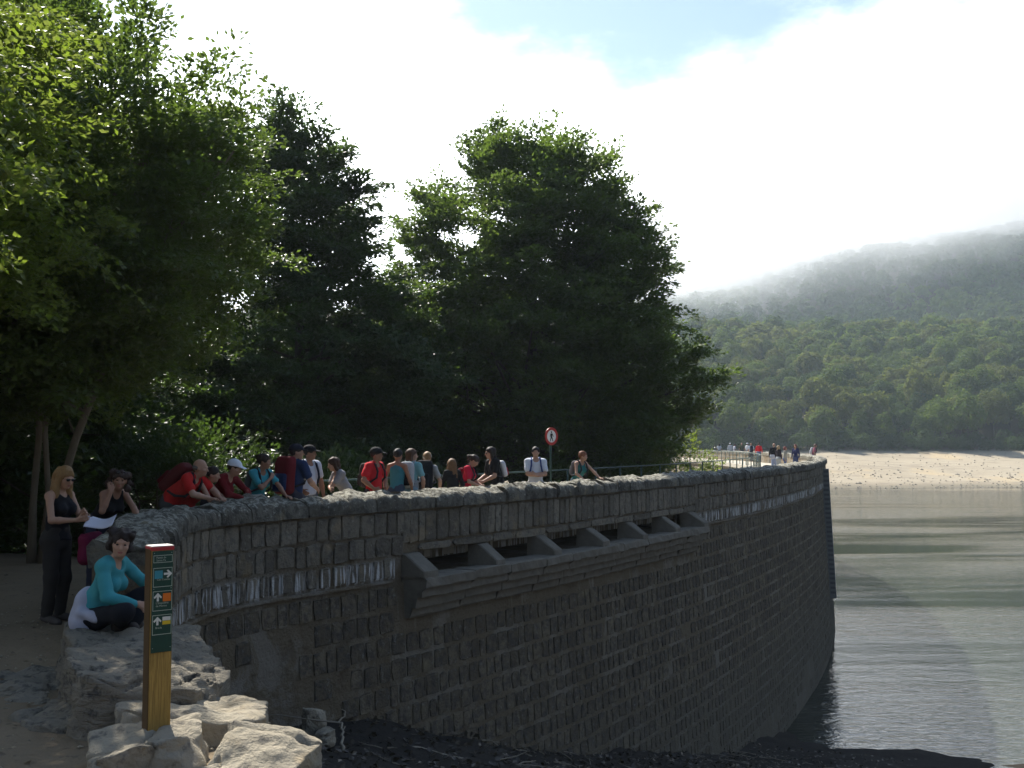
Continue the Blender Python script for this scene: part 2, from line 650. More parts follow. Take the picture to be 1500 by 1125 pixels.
gy_near, gy_rest = split_at(GY, 310)
gy_hill, gy_mtn = split_at(gy_rest, 560)
tag(grid_mesh('ground', GX, gy_near, M['ground']), kind='structure')
tag(grid_mesh('hill', GX, gy_hill, M['ground']), kind='structure')
tag(grid_mesh('mountain', GX, gy_mtn, M['ground']), kind='structure')

wv = np.array([[-160, -300, 0], [1500, -300, 0], [1500, 300, 0], [-160, 300, 0]], float) + [0, 0, WATER_Z]
tag(link('water', mesh_np('water', wv, np.array([[0, 1, 2, 3]])), None, [M['water']]), kind='structure')

# ------------------------------------------------------------------ dam
dam = empty('dam', (0, 0, 0))
tag(dam, 'long curved stone masonry dam with parapet and spillway ledge above the reservoir', 'dam')


def sweep(ss, prof_fn, closed=True):
    rows = []
    for s in ss:
        pr = prof_fn(s)
        off, z = np.array([p[0] for p in pr]), np.array([p[1] for p in pr])
        rows.append(wpt(np.full(len(pr), s), off, z, False))
    n = len(rows[0])
    V = np.vstack(rows)
    i = np.arange(len(ss) - 1)[:, None] * n
    j = np.arange(n if closed else n - 1)[None]
    j2 = (j + 1) % n
    F = np.stack([i + j, i + n + j, i + n + j2, i + j2], -1).reshape(-1, 4)
    return V, F


def endcaps(V, F, n):
    L = len(V)
    c0, c1 = V[:n].mean(0), V[-n:].mean(0)
    V = np.vstack([V, c0, c1])
    j = np.arange(n)
    j2 = (j + 1) % n
    f0 = np.stack([np.full(n, L), j, j2, np.full(n, L)], -1)
    f1 = np.stack([np.full(n, L + 1), L - n + j2, L - n + j, np.full(n, L + 1)], -1)
    return V, F, np.vstack([f0, f1])[:, :3]


ss_core = np.unique(np.concatenate([np.arange(0, 70, .5), np.arange(70, S_END, 2), [S_END, S_SP0, S_SP0 + .002, S_SP1, S_SP1 + .002]]))


def wall_prof(s):
    rec = -3.3 if S_SP0 + .001 < s < S_SP1 + .001 else -.012
    back = -.5
    pts = [(-.012, .68), (-.012, -.075), (rec, -.075), (rec, -.56), (-.012, -.56)]
    for z in (-.9, -2, -3.5, -5, -6.5, -8, -11):
        pts.append((-.012 + float(batter(z)), z))
    if s < S_ARC - .8:
        pts += [(-1.2, -11), (-1.2, -.6), (back, -.55), (back, .68)]
    else:
        pts += [(-8.0, -11), (-4.1, -.75), (-3.6, -.65), (-3.6, -.30), (back, -.30), (back, .68)]
    if len(pts) == 16:
        pts.insert(14, (back, -.30)); pts.insert(14, (back, -.4))
    return pts


def pad(p, n=18):
    while len(p) < n:
        p.append((p[-1][0], p[-1][1] - 1e-4))
    return p


V, F = sweep(ss_core, lambda s: pad(wall_prof(s)))
V, F, caps = endcaps(V, F, 18)
me = mesh_np('wall_core', V, F)
o = link('wall_core', me, dam, [M['mortar']])
o.hide_render = False
# close the near end
me2 = mesh_np('wall_end', V, caps)
link('wall_end', me2, dam, [M['mortar']])

# walkway slab along the crest, its inner edge overhanging
S_DECK = S_ARC + .2
ss_d = np.unique(np.concatenate([np.arange(S_DECK, 80, .7), np.arange(80, S_END, 2), [S_END]]))
V, F = sweep(ss_d, lambda s: [(-.5, -.28), (-.5, 0), (-3.95, 0), (-3.95, -.32), (-3.7, -.32)])
V, F, caps = endcaps(V, F, 5)
link('walkway', mesh_np('walkway', *join_np([(V, F), (V, np.c_[caps, caps[:, -1]])])), dam, [M['deck']])

# ---- masonry: courses of rough blocks, each a little different, proud of the mortar
rs = random.Random(11)
blocks = []                        # (score, verts, faces, kind)


def block(s0, s1, z0, z1, proud, ch, kind):
    j = lambda a: rs.uniform(-a, a)
    sm, zm = (s0 + s1) / 2, (z0 + z1) / 2
    w, h = (s1 - s0) / 2, (z1 - z0) / 2
    ring = [(-1, -1), (0.0, -1), (1, -1), (1, 0.0), (1, 1), (0.0, 1), (-1, 1), (-1, 0.0)]
    S, O, Z = [], [], []
    cut = rs.uniform(.86, .98)
    for lvl, (k, o) in enumerate(((1.0, -.05), (.985, proud * .7), (.86, proud))):
        for (a, b) in ring:
            c = cut if a and b else 1
            S.append(sm + a * c * w * k + j(.012) * (lvl > 0))
            Z.append(zm + b * c * h * k + j(.012) * (lvl > 0))
            O.append(o + (j(.012) if lvl else 0))
    S.append(sm + j(.03)); Z.append(zm + j(.03)); O.append(proud + j(.01))
    V = wpt(np.array(S), np.array(O), np.array(Z))
    F = []
    for l in range(2):
        for k in range(8):
            a, b = l * 8 + k, l * 8 + (k + 1) % 8
            F.append((a, b, b + 8, a + 8))
    for k in range(0, 8, 2):
        F.append((16 + k, 16 + (k + 1) % 8, 16 + (k + 2) % 8, 24))
    c = V[24]
    x, y, tx, ty = path_at(sm)
    d = math.hypot(c[0], c[1])
    cosv = -(c[0] * ty - c[1] * tx) / d
    inview = abs(c[0] / c[1]) < .52 and (c[2] - EYE) / c[1] > -.33
    score = max(0, cosv) * w * h / (d * d) if inview else 0
    blocks.append((score, V, np.array(F), kind))


def course(z0, z1, s_a, s_b, wmin, wmax, gap, proud, kind, skip=None):
    s = s_a + rs.uniform(0, wmin)
    while s < s_b:
        w = rs.uniform(wmin, wmax)
        if not (skip and skip(s, s + w)):
            zz0, zz1 = z0 + rs.uniform(-.015, .015), z1 + rs.uniform(-.015, .015)
            block(s + gap / 2, s + w - gap / 2, zz0, zz1, proud * rs.uniform(.6, 1.3), .03, kind)
        s += w


in_sp = lambda a, b: b > S_SP0 - .1 and a < S_SP1 + .1
S_VIS = s_at(1200) + 14
for sa_, sb_ in ((0, S_SP0 - .1), (S_SP1 + .1, S_VIS)):
    course(.27, .635, sa_, sb_, .22, .42, .028, .032, 'parapet_stone')
    course(-.10, .235, sa_, sb_, .2, .40, .03, .028, 'parapet_stone')
course(.09, .63, S_SP0 - .1, S_SP1 + .1, .19, .36, .022, .035, 'parapet_stone')
course(-.075, .06, S_SP0 - .05, S_SP1 + .05, .7, 1.3, .02, .035, 'lintel_stone')
course(-.46, -.14, 0, S_VIS, .19, .34, .06, .026, 'parapet_stone', in_sp)
z = -.56
row = 0
while z > -9.2:
    hh = .36 + rs.uniform(-.03, .03)
    g = .05

    def skip(a, b, z=z):
        m = np.array([(a + b) / 2, z * 1.4, 0.])
        if in_sp(a, b) and z > -1.25:
            return True
        patch = float(wob(m, .8, 3))
        if a < S_ARC + .9 + .5 * patch and z < -.95 - .3 * patch and rs.random() < .72:      # smeared with mortar beside the bank
            return True
        if z < -5.5 and patch > .5 - .16 * (-5.5 - z):         # silt-coated foot
            return True
        return rs.random() < .012
    course(z - hh, z - g, 0, S_VIS, .20, .40, .03, .011, 'stone', skip)
    z -= hh + .02
    row += 1

for kind, fallback in (('stone', 'masonry_courses'), ('parapet_stone', 'parapet_courses'), ('lintel_stone', None)):
    lst = sorted([b for b in blocks if b[3] == kind], key=lambda b: -b[0])
    for sc, V, F, _ in lst[:300]:
        c = V.mean(0)
        o = link(kind, mesh_np(kind, V - c, F), dam, [M['stone' if kind == 'stone' else 'parapet']])
        o.location = c
    rest = lst[300:]
    if rest:
        o = link(fallback, mesh_np(fallback, *join_np([(b[1], b[2]) for b in rest])), dam, [M['stone' if kind == 'stone' else 'parapet']])
        tag(o, kind='stuff')


# ---- coping: long rough slabs with weathered rounded tops
def lump_box(S0, S1, O0, O1, Z0, Z1, ns, no, amp, seed, rnd=.05):
    """rounded, weathered slab following the wall"""
    us, uo = np.linspace(0, 1, ns + 1), np.linspace(0, 1, no + 1)
    verts, faces = [], []
    prof = [(1, .0), (1, .38), (.985, .62)] + [(1 - t, 1.0 - .30 * max(0, (.42 - t) / .42) ** 1.6) for t in np.linspace(.06, .9, no)] + [(0, .8), (0, .45), (0, 0)]
    prof = np.array(prof)
    k = len(prof)
    for u in us:
        edge = min(u, 1 - u)
        sh = .012 if edge < 1e-6 else 0
        S = np.full(k, S0 + (S1 - S0) * u)
        O = O0 + (O1 - O0) * prof[:, 0]
        Z = Z0 + (Z1 - Z0) * prof[:, 1] - sh * 2.2 * (prof[:, 1] > .7)
        P = wpt(S, O, Z, False)
        nse = wob(P + seed, 5.0, 3)
        nse2 = wob(P * 1.0 + seed * 3 + 9, 17.0, 2)
        x, y, tx, ty = path_at(S)
        out = (prof[:, 0] - .5) * 2 * ((prof[:, 1] < .65) | (prof[:, 0] < .01))
        disp = amp * nse + amp * .5 * nse2
        P[:, 0] += ty * out * (disp - sh)
        P[:, 1] += -tx * out * (disp - sh)
        P[:, 2] += (prof[:, 1] > .65) * disp * 1.5
        verts.append(P)
    V = np.vstack(verts)
    i = np.arange(ns)[:, None] * k
    j = np.arange(k)[None]
    j2 = (j + 1) % k
    F = np.stack([i + j, i + k + j, i + k + j2, i + j2], -1).reshape(-1, 4)
    L = len(V)
    V = np.vstack([V, V[:k].mean(0), V[-k:].mean(0)])
    jj = np.arange(k)
    e0 = np.stack([np.full(k, L), jj, (jj + 1) % k], -1)
    e1 = np.stack([np.full(k, L + 1), L - k + (jj + 1) % k, L - k + jj], -1)
    E = np.vstack([e0, e1])
    E = np.c_[E, E[:, -1:]]
    return V, F, E


s, k = -.12, 0
far_coping = []
while s < S_END - .2:
    near = s < 60
    w = rs.uniform(.5, .95) if near else rs.uniform(1.5, 2.5)
    w = min(w, S_END - s)
    dz = rs.uniform(-.015, .02)
    V, F, E = lump_box(max(s, 0) - (.06 if s < 0 else 0) + .009, s + w - .009, -.56, .085 + rs.uniform(-.02, .02), .665, Z_TOP + dz,
                       7 if s < 25 else (4 if near else 2), 7 if s < 25 else 5, .034, k * 7.3)
    # triangles written as quads would be degenerate: keep two meshes joined by index
    fv = [tuple(f) for f in F] + [tuple(e[:3]) for e in E]
    if near:
        c = V.mean(0)
        me = bpy.data.meshes.new('coping_stone')
        me.from_pydata([tuple(v - c) for v in V], [], fv)
        me.polygons.foreach_set('use_smooth', [True] * len(me.polygons))
        me.set_sharp_from_angle(angle=R(50))
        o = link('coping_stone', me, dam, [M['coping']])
        o.location = c
    else:
        far_coping.append((V, F))
    s += w
    k += 1
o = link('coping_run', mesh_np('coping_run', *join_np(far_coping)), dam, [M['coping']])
tag(o, kind='stuff')


# ---- thin string course below the lime-streaked row
for sa_, sb_ in ((0.0, S_SP0 - .05), (S_SP1 + .05, S_VIS)):
    V, F = sweep(np.arange(sa_, sb_, .2), lambda s: [(-.03, -.49), (.035 + .008 * math.sin(s * 9), -.495), (.045 + .008 * math.sin(s * 7), -.53), (.03, -.555), (-.03, -.56)])
    link('string_course', mesh_np('string_course', V, F), dam, [M['mortar']])


# ---- spillway ledge with stepped underside and sloping piers
def ledge_prof(s):
    P = [(-.05, -.60), (-.02, -.47), (.47, -.455), (.52, -.475), (.53, -.60), (.505, -.635), (.42, -.645), (.425, -.78), (.41, -.80),
         (.29, -.81), (.295, -.96), (.28, -.98), (.15, -.985), (.155, -1.13), (.13, -1.16), (-.05, -1.18)]
    out = []
    for i, (a, b) in enumerate(P):
        q = np.array([s * 1.0, i * .35, 0])
        n = float(wob(q, 7.0, 3)) * .024
        out.append((a + n * (a > .1), b + n * .7))
    return out


s = S_SP0 + .05
n = len(ledge_prof(0))
while s < S_SP1 - .05:
    e = min(s + rs.uniform(.9, 1.5), S_SP1)
    if S_SP1 - e < .5:
        e = S_SP1
    do, dz = rs.uniform(-.012, .012), rs.uniform(-.010, .008)
    ssl = np.linspace(s + .006, e - .006, max(4, int((e - s) / .11)))

    def prof_(q, do=do, dz=dz, s=s, e=e):
        k = .012 * (q - s < .02 or e - q < .02)
        return [(a + (do - k) * (a > .1), b + dz * (a > .1) - k * (b > -.5)) for a, b in ledge_prof(q)]
    V, F = sweep(ssl, prof_)
    L = len(V)
    V2 = np.vstack([V, V[:n].mean(0), V[-n:].mean(0)])
    c = V2.mean(0)
    fv = [tuple(f) for f in F] + [(L, a, (a + 1) % n) for a in range(n)] + [(L + 1, L - n + (a + 1) % n, L - n + a) for a in range(n)]
    me = bpy.data.meshes.new('ledge_block')
    me.from_pydata([tuple(v - c) for v in V2], [], fv)
    o = link('ledge_block', me, dam, [M['ledge']])
    o.location = c
    s = e
for i in range(7):
    sc = S_SP0 + .22 + (S_SP1 - S_SP0 - .42) * i / 6
    hw = .15 if 0 < i < 6 else .20
    P = [(-.20, -.56), (-.20, -.08), (-.02, -.085), (.06, -.088), (.44, -.33), (.475, -.36), (.475, -.462), (-.02, -.475)]
    Vs = []
    for sd in (-hw, -hw + .02, hw - .02, hw):
        inset = .015 if abs(sd) == hw else 0
        for (a, b) in P:
            q = np.array([sc + sd, a * 3, b * 3 + i])
            nn = float(wob(q, 5, 2)) * .012
            Vs.append(wpt(sc + sd, a - inset * (a > .05) + nn * (a > .05), b - inset * (b > -.45) + nn * (b > -.45) * (a > -.01), False))
    Vs = np.array(Vs)
    m = len(P)
    fv = []
    for l in range(3):
        for j in range(m):
            fv.append((l * m + j, (l + 1) * m + j, (l + 1) * m + (j + 1) % m, l * m + (j + 1) % m))
    fv += [tuple(range(m)), tuple(3 * m + j for j in reversed(range(m)))]
    me = bpy.data.meshes.new('spillway_pier')
    c = Vs.mean(0)
    me.from_pydata([tuple(v - c) for v in Vs], [], fv)
    o = link('spillway_pier', me, dam, [M['ledge']])
    o.location = c

# ---- gauge strip standing on the face where the wall turns out of sight
sg = s_at(1204) - .6
Vc = []
for (sd, of) in ((-.2, -.03), (.2, -.03), (.2, .30), (-.2, .30)):
    for z in (.50, -5.9):
        Vc.append(wpt(sg + sd, of, z))
Vc = np.array(Vc)
FB = np.array([[0, 2, 3, 1], [2, 4, 5, 3], [4, 6, 7, 5], [6, 0, 1, 7], [0, 6, 4, 2], [1, 3, 5, 7]])
gp = link('gauge_strip', mesh_np('gauge_strip', Vc, FB), dam, [M['gauge']])
marks = []
for i in range(27):
    z0 = .42 - i * .23
    q = np.array([wpt(sg + sd, of, z) for (sd, of) in ((-.205, .06), (.17, .06), (.17, .306), (-.205, .306)) for z in (z0, z0 - .11)])
    marks.append((q, FB))
link('gauge_mark', mesh_np('gauge_mark', *join_np(marks)), gp, [M['gauge_dark']])

# ---- squared blocks closing the near end of the parapet
for i, (o0, o1, z0, z1) in enumerate([(-.50, -.26, .34, .64), (-.24, .02, .36, .64), (-.50, -.18, .02, .31), (-.16, .02, .0, .33), (-.50, -.30, -.30, -.01), (-.28, .02, -.32, -.02)]):
    U = np.linspace(-1, 1, 6)
    Vb, Fb = [], []
    gx, gz_ = np.meshgrid(U, U, indexing='ij')
    rr = 1 - .22 * np.maximum(0, np.maximum(np.abs(gx), np.abs(gz_)) - .5) * 2
    off = (o0 + o1) / 2 + gx * (o1 - o0) / 2
    zz = (z0 + z1) / 2 + gz_ * (z1 - z0) / 2
    edge = np.maximum(np.abs(gx), np.abs(gz_)) > .99
    d = np.where(edge, -.03, .035 * rr) + .012 * wob(np.stack([off, zz, 0 * zz + i], -1), 9, 2)
    x0, y0, tx, ty = path_at(0.0)
    P = np.stack([x0 + ty * off - tx * d, y0 - tx * off - ty * d, zz], -1).reshape(-1, 3)
    k = (np.arange(5)[:, None] * 6 + np.arange(5)[None]).ravel()
    c = P.mean(0)
    o = link('end_stone', mesh_np('end_stone', P - c, np.stack([k, k + 1, k + 7, k + 6], -1), True), dam, [M['stone']])
    o.location = c

# ------------------------------------------------------------------ railing on the inner edge
fence = empty('metal_railing', (0, 0, 0))
tag(fence, 'dark green metal railing with thin posts along the inner edge of the walkway', 'railing')
OFF_F = -3.72
s = S_ARC + 1.0
post_me = mesh_np('post', *tube([(0, 0, 0), (0, 0, .5), (0, 0, 1.04)], .028, 8), True)
post_me.materials.append(M['rail'])
while s < S_END:
    p = wpt(s, OFF_F, 0.0, False)
    o = link('post', post_me, fence)
    o.location = p
    s += 2.0
sf = np.arange(S_ARC + 1.0, s - 1.9, 1.0)
for z, r in ((1.02, .026), (.55, .019)):
    link('rail', mesh_np('rail', *tube(wpt(sf, OFF_F, z, False), r, 6), True), fence, [M['rail']])

# ------------------------------------------------------------------ foliage
def unit(v):
    return v / (np.linalg.norm(v, axis=-1, keepdims=True) + 1e-9)


def leaf_quads(P, A, N, ln, wd, rng):
    """diamond leaves: base P, axis A, normal N"""
    n = len(P)
    ln = ln * rng.uniform(.7, 1.25, n)[:, None]
    wd = wd * rng.uniform(.75, 1.2, n)[:, None]
    S = unit(np.cross(A, N))
    V = np.stack([P, P + A * ln * .45 + S * wd * .5 + N * wd * .12, P + A * ln, P + A * ln * .45 - S * wd * .5 + N * wd * .12], 1)
    return V.reshape(-1, 3), np.arange(n * 4).reshape(-1, 4)


def sprays(C, O, L, n, ln, wd, rng, width=.42, thick=.07, flat=.55, droop=.15):
    """flat leafy sprays: centre C, outward direction O, length L, n leaves each"""
    K = len(C)
    up = np.array([0, 0, 1.0])
    O = unit(O)
    side = unit(np.cross(O, up))
    tilt = rng.normal(0, .28, (K, 1))
    side = unit(side + up * tilt)
    upl = unit(np.cross(side, O))
    t = rng.uniform(-.35, .75, (K, n))
    u = rng.normal(0, 1, (K, n)) * width * (1.0 - .55 * np.clip(t + .35, 0, 1))
    w = rng.normal(0, 1, (K, n)) * thick
    Lx = np.asarray(L).reshape(-1, 1)
    P = C[:, None] + O[:, None] * (t * Lx)[..., None] + side[:, None] * (u * Lx)[..., None] + upl[:, None] * ((w - droop * t * t) * Lx)[..., None]
    A = unit(O[:, None] * .7 + side[:, None] * np.sign(u)[..., None] * .8 + rng.normal(0, .45, (K, n, 3)))
    N = unit(upl[:, None] + rng.normal(0, flat, (K, n, 3)))
    N = unit(N - A * (N * A).sum(-1, keepdims=True))
    return leaf_quads(P.reshape(-1, 3), A.reshape(-1, 3), N.reshape(-1, 3), ln, wd, rng)


def crown(profile, K, n, ln, wd, seed, axis_fn=None, L=(.7, 1.3), shell=.5, lump=.2, gap=-.45, up=.25, width=.42, thick=.07, flat=.5, bough=0, blen=(1.2, 2.0)):
    """profile: list of (z, radius). Returns leaves and the spray centres"""
    rng = np.random.default_rng(seed)
    pz, pr = np.array(profile, float).T
    zz = rng.uniform(pz[0], pz[-1], K * 6)
    rr = np.interp(zz, pz, pr)
    keep = rng.uniform(0, pr.max(), K * 6) < rr * (.35 + .65 * rr / pr.max())
    zz, rr = zz[keep], rr[keep]
    th = rng.uniform(0, 2 * np.pi, len(zz))
    dirv = np.stack([np.cos(th), np.sin(th), 0 * th], -1)
    q = np.c_[dirv[:, :2] * 1.5, zz[:, None] * .55] + seed
    lf = 1 + lump * 1.5 * wob(q, 1.3, 3)
    f = rng.uniform(0, 1, len(zz)) ** shell
    rad = rr * lf * f
    C = dirv * rad[:, None] + np.c_[0 * zz, 0 * zz, zz]
    g = wob(C + seed * 3.1, .9, 2)
    ok = g > gap
    C, f, rr, dirv, zz = C[ok][:K], f[ok][:K], rr[ok][:K], dirv[ok][:K], zz[ok][:K]
    slope = up + .9 * smooth(.55, 1.0, (zz - pz[0]) / (pz[-1] - pz[0]))
    O = dirv + np.c_[0 * zz, 0 * zz, slope] + rng.normal(0, .38, C.shape)
    if axis_fn is not None:
        C = C + axis_fn(zz)
    if bough:
        O = unit(O)
        B = np.repeat(C, bough, 0)
        Ob = np.repeat(O, bough, 0)
        up_ = np.array([0, 0, 1.0])
        sd = unit(np.cross(Ob, up_))
        m = len(B)
        t = rng.uniform(-.75, .75, m)
        u = rng.normal(0, .36, m) * (1 - .5 * (t + .75) / 1.5)
        bl = np.repeat(rng.uniform(blen[0], blen[1], len(C)), bough)
        C2 = B + Ob * (t * bl)[:, None] + sd * (u * bl)[:, None] + up_ * ((rng.normal(0, .07, m) - .14 * t * t - .12 * np.abs(u)) * bl)[:, None]
        O2 = Ob + sd * np.sign(u)[:, None] * .55 + rng.normal(0, .2, (m, 3))
    else:
        C2, O2 = C, O
    Ls = rng.uniform(L[0], L[1], len(C2))
    V, F = sprays(C2, O2, Ls, n, ln, wd, rng, width, thick, flat)
    return V, F, C


def limbs(stems, C, k, seed, r0=.07, zlo=.25):
    """stems: list of (points, radii); branches run from a stem up and out to spray centres"""
    rng = np.random.default_rng(seed)
    ch = [tube(p, r, 9) for p, r in stems]
    idx = rng.choice(len(C), min(k, len(C)), replace=False)
    for i in idx:
        c = C[i]
        P, r = stems[rng.integers(len(stems))]
        P = np.asarray(P, float)
        hd = np.hypot(*(c[:2] - np.array([np.interp(c[2], P[:, 2], P[:, a]) for a in (0, 1)])))
        z = max(P[0, 2] + zlo * (P[-1, 2] - P[0, 2]), min(P[-1, 2] * .97, c[2] - hd * rng.uniform(.25, .7)))
        b = np.array([np.interp(z, P[:, 2], P[:, a]) for a in (0, 1)] + [z])
        rb = min(r0, np.interp(z, P[:, 2], np.asarray(r)) * .7) * rng.uniform(.6, 1)
        mid = (b + c) / 2 + np.array([0, 0, -.08 * hd]) + rng.normal(0, .06 * hd + .02, 3)
        ch.append(tube([b, b * .55 + mid * .45, mid, mid * .4 + c * .6, c], np.array([1, .85, .62, .4, .16]) * rb, 5))
    return join_np(ch)


def stem(p0, p1, r0, r1, seed, n=9, wig=.12, flare=1.35):
    rng = np.random.default_rng(seed)
    p0, p1 = np.array(p0, float), np.array(p1, float)
    t = np.linspace(0, 1, n)
    P = p0 + (p1 - p0) * t[:, None]
    P[1:-1, :2] += np.cumsum(rng.normal(0, wig / 2.5, (n - 2, 2)), 0) * np.sin(t[1:-1, None] * np.pi)
    r = r0 + (r1 - r0) * t ** .85
    r[0] *= flare
    return P, r


def tree(name, loc, rz, stems, leaves_vfc, mat, label, group=None, cat='tree', nlimb=60, seed=1, r0=.07, bark='bark', zmin=-99.):
    V, F, C = leaves_vfc
    C = C[C[:, 2] > zmin]
    root = empty(name, loc, rz)
    tag(root, label, cat, group)
    link('trunk', mesh_np('trunk', *limbs(stems, C, nlimb, seed, r0), True), root, [M[bark]])
    cr = link('crown', mesh_np('crown', V, F), root, [mat])
    tag(cr, kind='stuff')
    return root


def copy_tree(o, loc, rz, sc, label=None):
    c = o.copy()
    COL.objects.link(c)
    for ch in o.children:
        d = ch.copy()
        COL.objects.link(d)
        d.parent = c
    c.location, c.rotation_euler, c.scale = loc, (0, 0, rz), sc
    if label:
        c['label'] = label
    return c


def gz(x, y):
    return float(terrain(np.array(x, float), np.array(y, float), False))


# ---- the big round beech behind the railing
bx, by = .75, 41.0
zb = gz(bx, by) - .15
hb = 14.4 - zb
prof = [(.5 - zb, 4.2), (2.2 - zb, 5.4), (4.2 - zb, 6.3), (6.5 - zb, 6.3), (8.7 - zb, 5.5), (10.3 - zb, 4.8), (11.9 - zb, 3.8), (13.2 - zb, 2.6), (14.3 - zb, .8)]
leafy = crown(prof, 1250, 29, .165, .10, 21, L=(.45, .9), shell=.42, lump=.05, gap=-.75, up=.3, bough=10, blen=(.7, 1.25), thick=.05, flat=.42)
st = [stem((0, 0, 0), (.2, .1, hb * .93), .42, .05, 3), stem((.25, 0, hb * .28), (2.4, -.6, hb * .75), .2, .04, 4, wig=.2, flare=1), stem((-.2, 0, hb * .3), (-2.6, .5, hb * .74), .2, .04, 5, wig=.2, flare=1)]
be = tree('beech_tree', (bx, by, zb), 0, st, leafy, M['leaf_beech'], 'tall round beech standing alone behind the railing and the round sign', nlimb=150, seed=6, r0=.11)
be.scale = (1.04, 1.04, 1.0)

# ---- leaning many-stemmed tree at the left
lx, ly = -7.6, 16.5
zl = gz(lx, ly) - .1
prof = [(2.7, 1.2), (3.6, 2.7), (5, 3.4), (6.8, 3.1), (8.0, 2.3), (8.9, .7)]
leafy = crown(prof, 430, 40, .105, .058, 31, L=(.35, .7), shell=.42, lump=.22, gap=-.45, up=.35, bough=14, blen=(.7, 1.3), flat=.5)
st = [stem((-.08, 0, 0), (-.35, .2, 8.6), .062, .025, 11, wig=.25), stem((.1, -.03, 0), (1.7, -.3, 8.4), .075, .025, 13, wig=.3),
      stem((.0, .12, 0), (.6, .7, 8.8), .052, .02, 14, wig=.25), stem((.42, -.1, 2.6), (3.3, -.8, 6.6), .045, .015, 15, wig=.2, flare=1)]
tree('ash_tree', (lx, ly, zl), 0, st, leafy, M['leaf_ash'], 'leafy tree with several slender leaning stems from one base, behind the standing blonde woman', nlimb=110, seed=16, r0=.024, bark='bark_pale', zmin=4.2)

# ---- dark pyramidal tree right of it
px_, py_ = -7.0, 33.5
zp = gz(px_, py_) - .1
hp = 13.3 - zp
prof = [(.4 - zp, 3.6), (2.8 - zp, 4.5), (5.0 - zp, 3.9), (7.4 - zp, 2.9), (9.6 - zp, 2.2), (11.4 - zp, 1.7), (12.9 - zp, .5)]
leafy = crown(prof, 430, 38, .155, .095, 41, L=(.4, .8), shell=.42, lump=.16, gap=-.5, up=-.05, bough=13, blen=(.8, 1.4), thick=.05, flat=.42)
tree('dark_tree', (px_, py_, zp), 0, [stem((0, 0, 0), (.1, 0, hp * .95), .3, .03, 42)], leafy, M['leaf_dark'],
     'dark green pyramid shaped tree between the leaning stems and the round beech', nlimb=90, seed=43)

# ---- overhanging tree at the left edge, close to the viewer, shading the path
zq = gz(-5.7, 6.9)
prof = [(3.3, 1.8), (4.2, 2.8), (5.4, 3.1), (6.8, 2.7), (8.2, 1.8), (9.2, .7)]
leafy = crown(prof, 170, 36, .085, .055, 51, L=(.35, .65), shell=.4, lump=.25, gap=-.30, up=.05, bough=12, blen=(.7, 1.2), thick=.05, flat=.4)
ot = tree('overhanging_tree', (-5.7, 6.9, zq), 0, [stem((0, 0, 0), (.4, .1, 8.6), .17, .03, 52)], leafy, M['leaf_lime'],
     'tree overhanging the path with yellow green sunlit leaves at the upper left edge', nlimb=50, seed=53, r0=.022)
ot.scale = (.72, .72, .92)
copy_tree(ot, (-7.6, 11.0, gz(-7.6, 11.0)), 2.1, (1, 1, 1), 'tree crown over the path behind the sunlit overhanging leaves at the left edge')

# ---- wood filling the valley side behind: one proto, single copies
prof = [(1.0, 2.2), (2.5, 3.4), (4.5, 4.0), (7, 3.9), (9.5, 3.1), (11.5, 2.0), (13.2, .5)]
leafy = crown(prof, 210, 38, .19, .12, 61, L=(.5, .95), shell=.45, lump=.22, gap=-.5, up=.12, bough=12, blen=(1., 1.7))
wood_spots = [(-11.5, 21, .0, 1.0), (-15, 27, 1.2, 1.08), (-13.5, 15, 4.4, .9), (-18.5, 19, 2.2, 1.15), (-11.5, 36, 2.3, .98), (-4.6, 42, 3.1, .86), (-17, 38, .7, 1.2), (-23, 30, 5.1, 1.2),
              (-10, 46, 4.0, 1.1), (-2.8, 52, 5.5, 1.0), (-24, 48, 1.9, 1.3), (6, 60, 2.8, 1.0), (-5, 66, .4, 1.15), (5, 76, 3.7, 1.05), (-14, 60, 2.6, 1.2)]
wg = 'trees of the wood on the valley side behind the railing'
wl_ = 'dark leafy tree in the shaded wood behind the people and the railing'
proto = None
for (x, y, rz, sc) in wood_spots:
    z = gz(x, y) - .2
    if proto is None:
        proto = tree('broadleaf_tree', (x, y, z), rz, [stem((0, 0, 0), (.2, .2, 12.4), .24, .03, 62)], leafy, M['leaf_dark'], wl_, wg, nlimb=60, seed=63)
        proto.scale = (sc, sc, sc)
    else:
        copy_tree(proto, (x, y, z), rz, (sc, sc, sc * (1.05 if y > 40 else 1)))

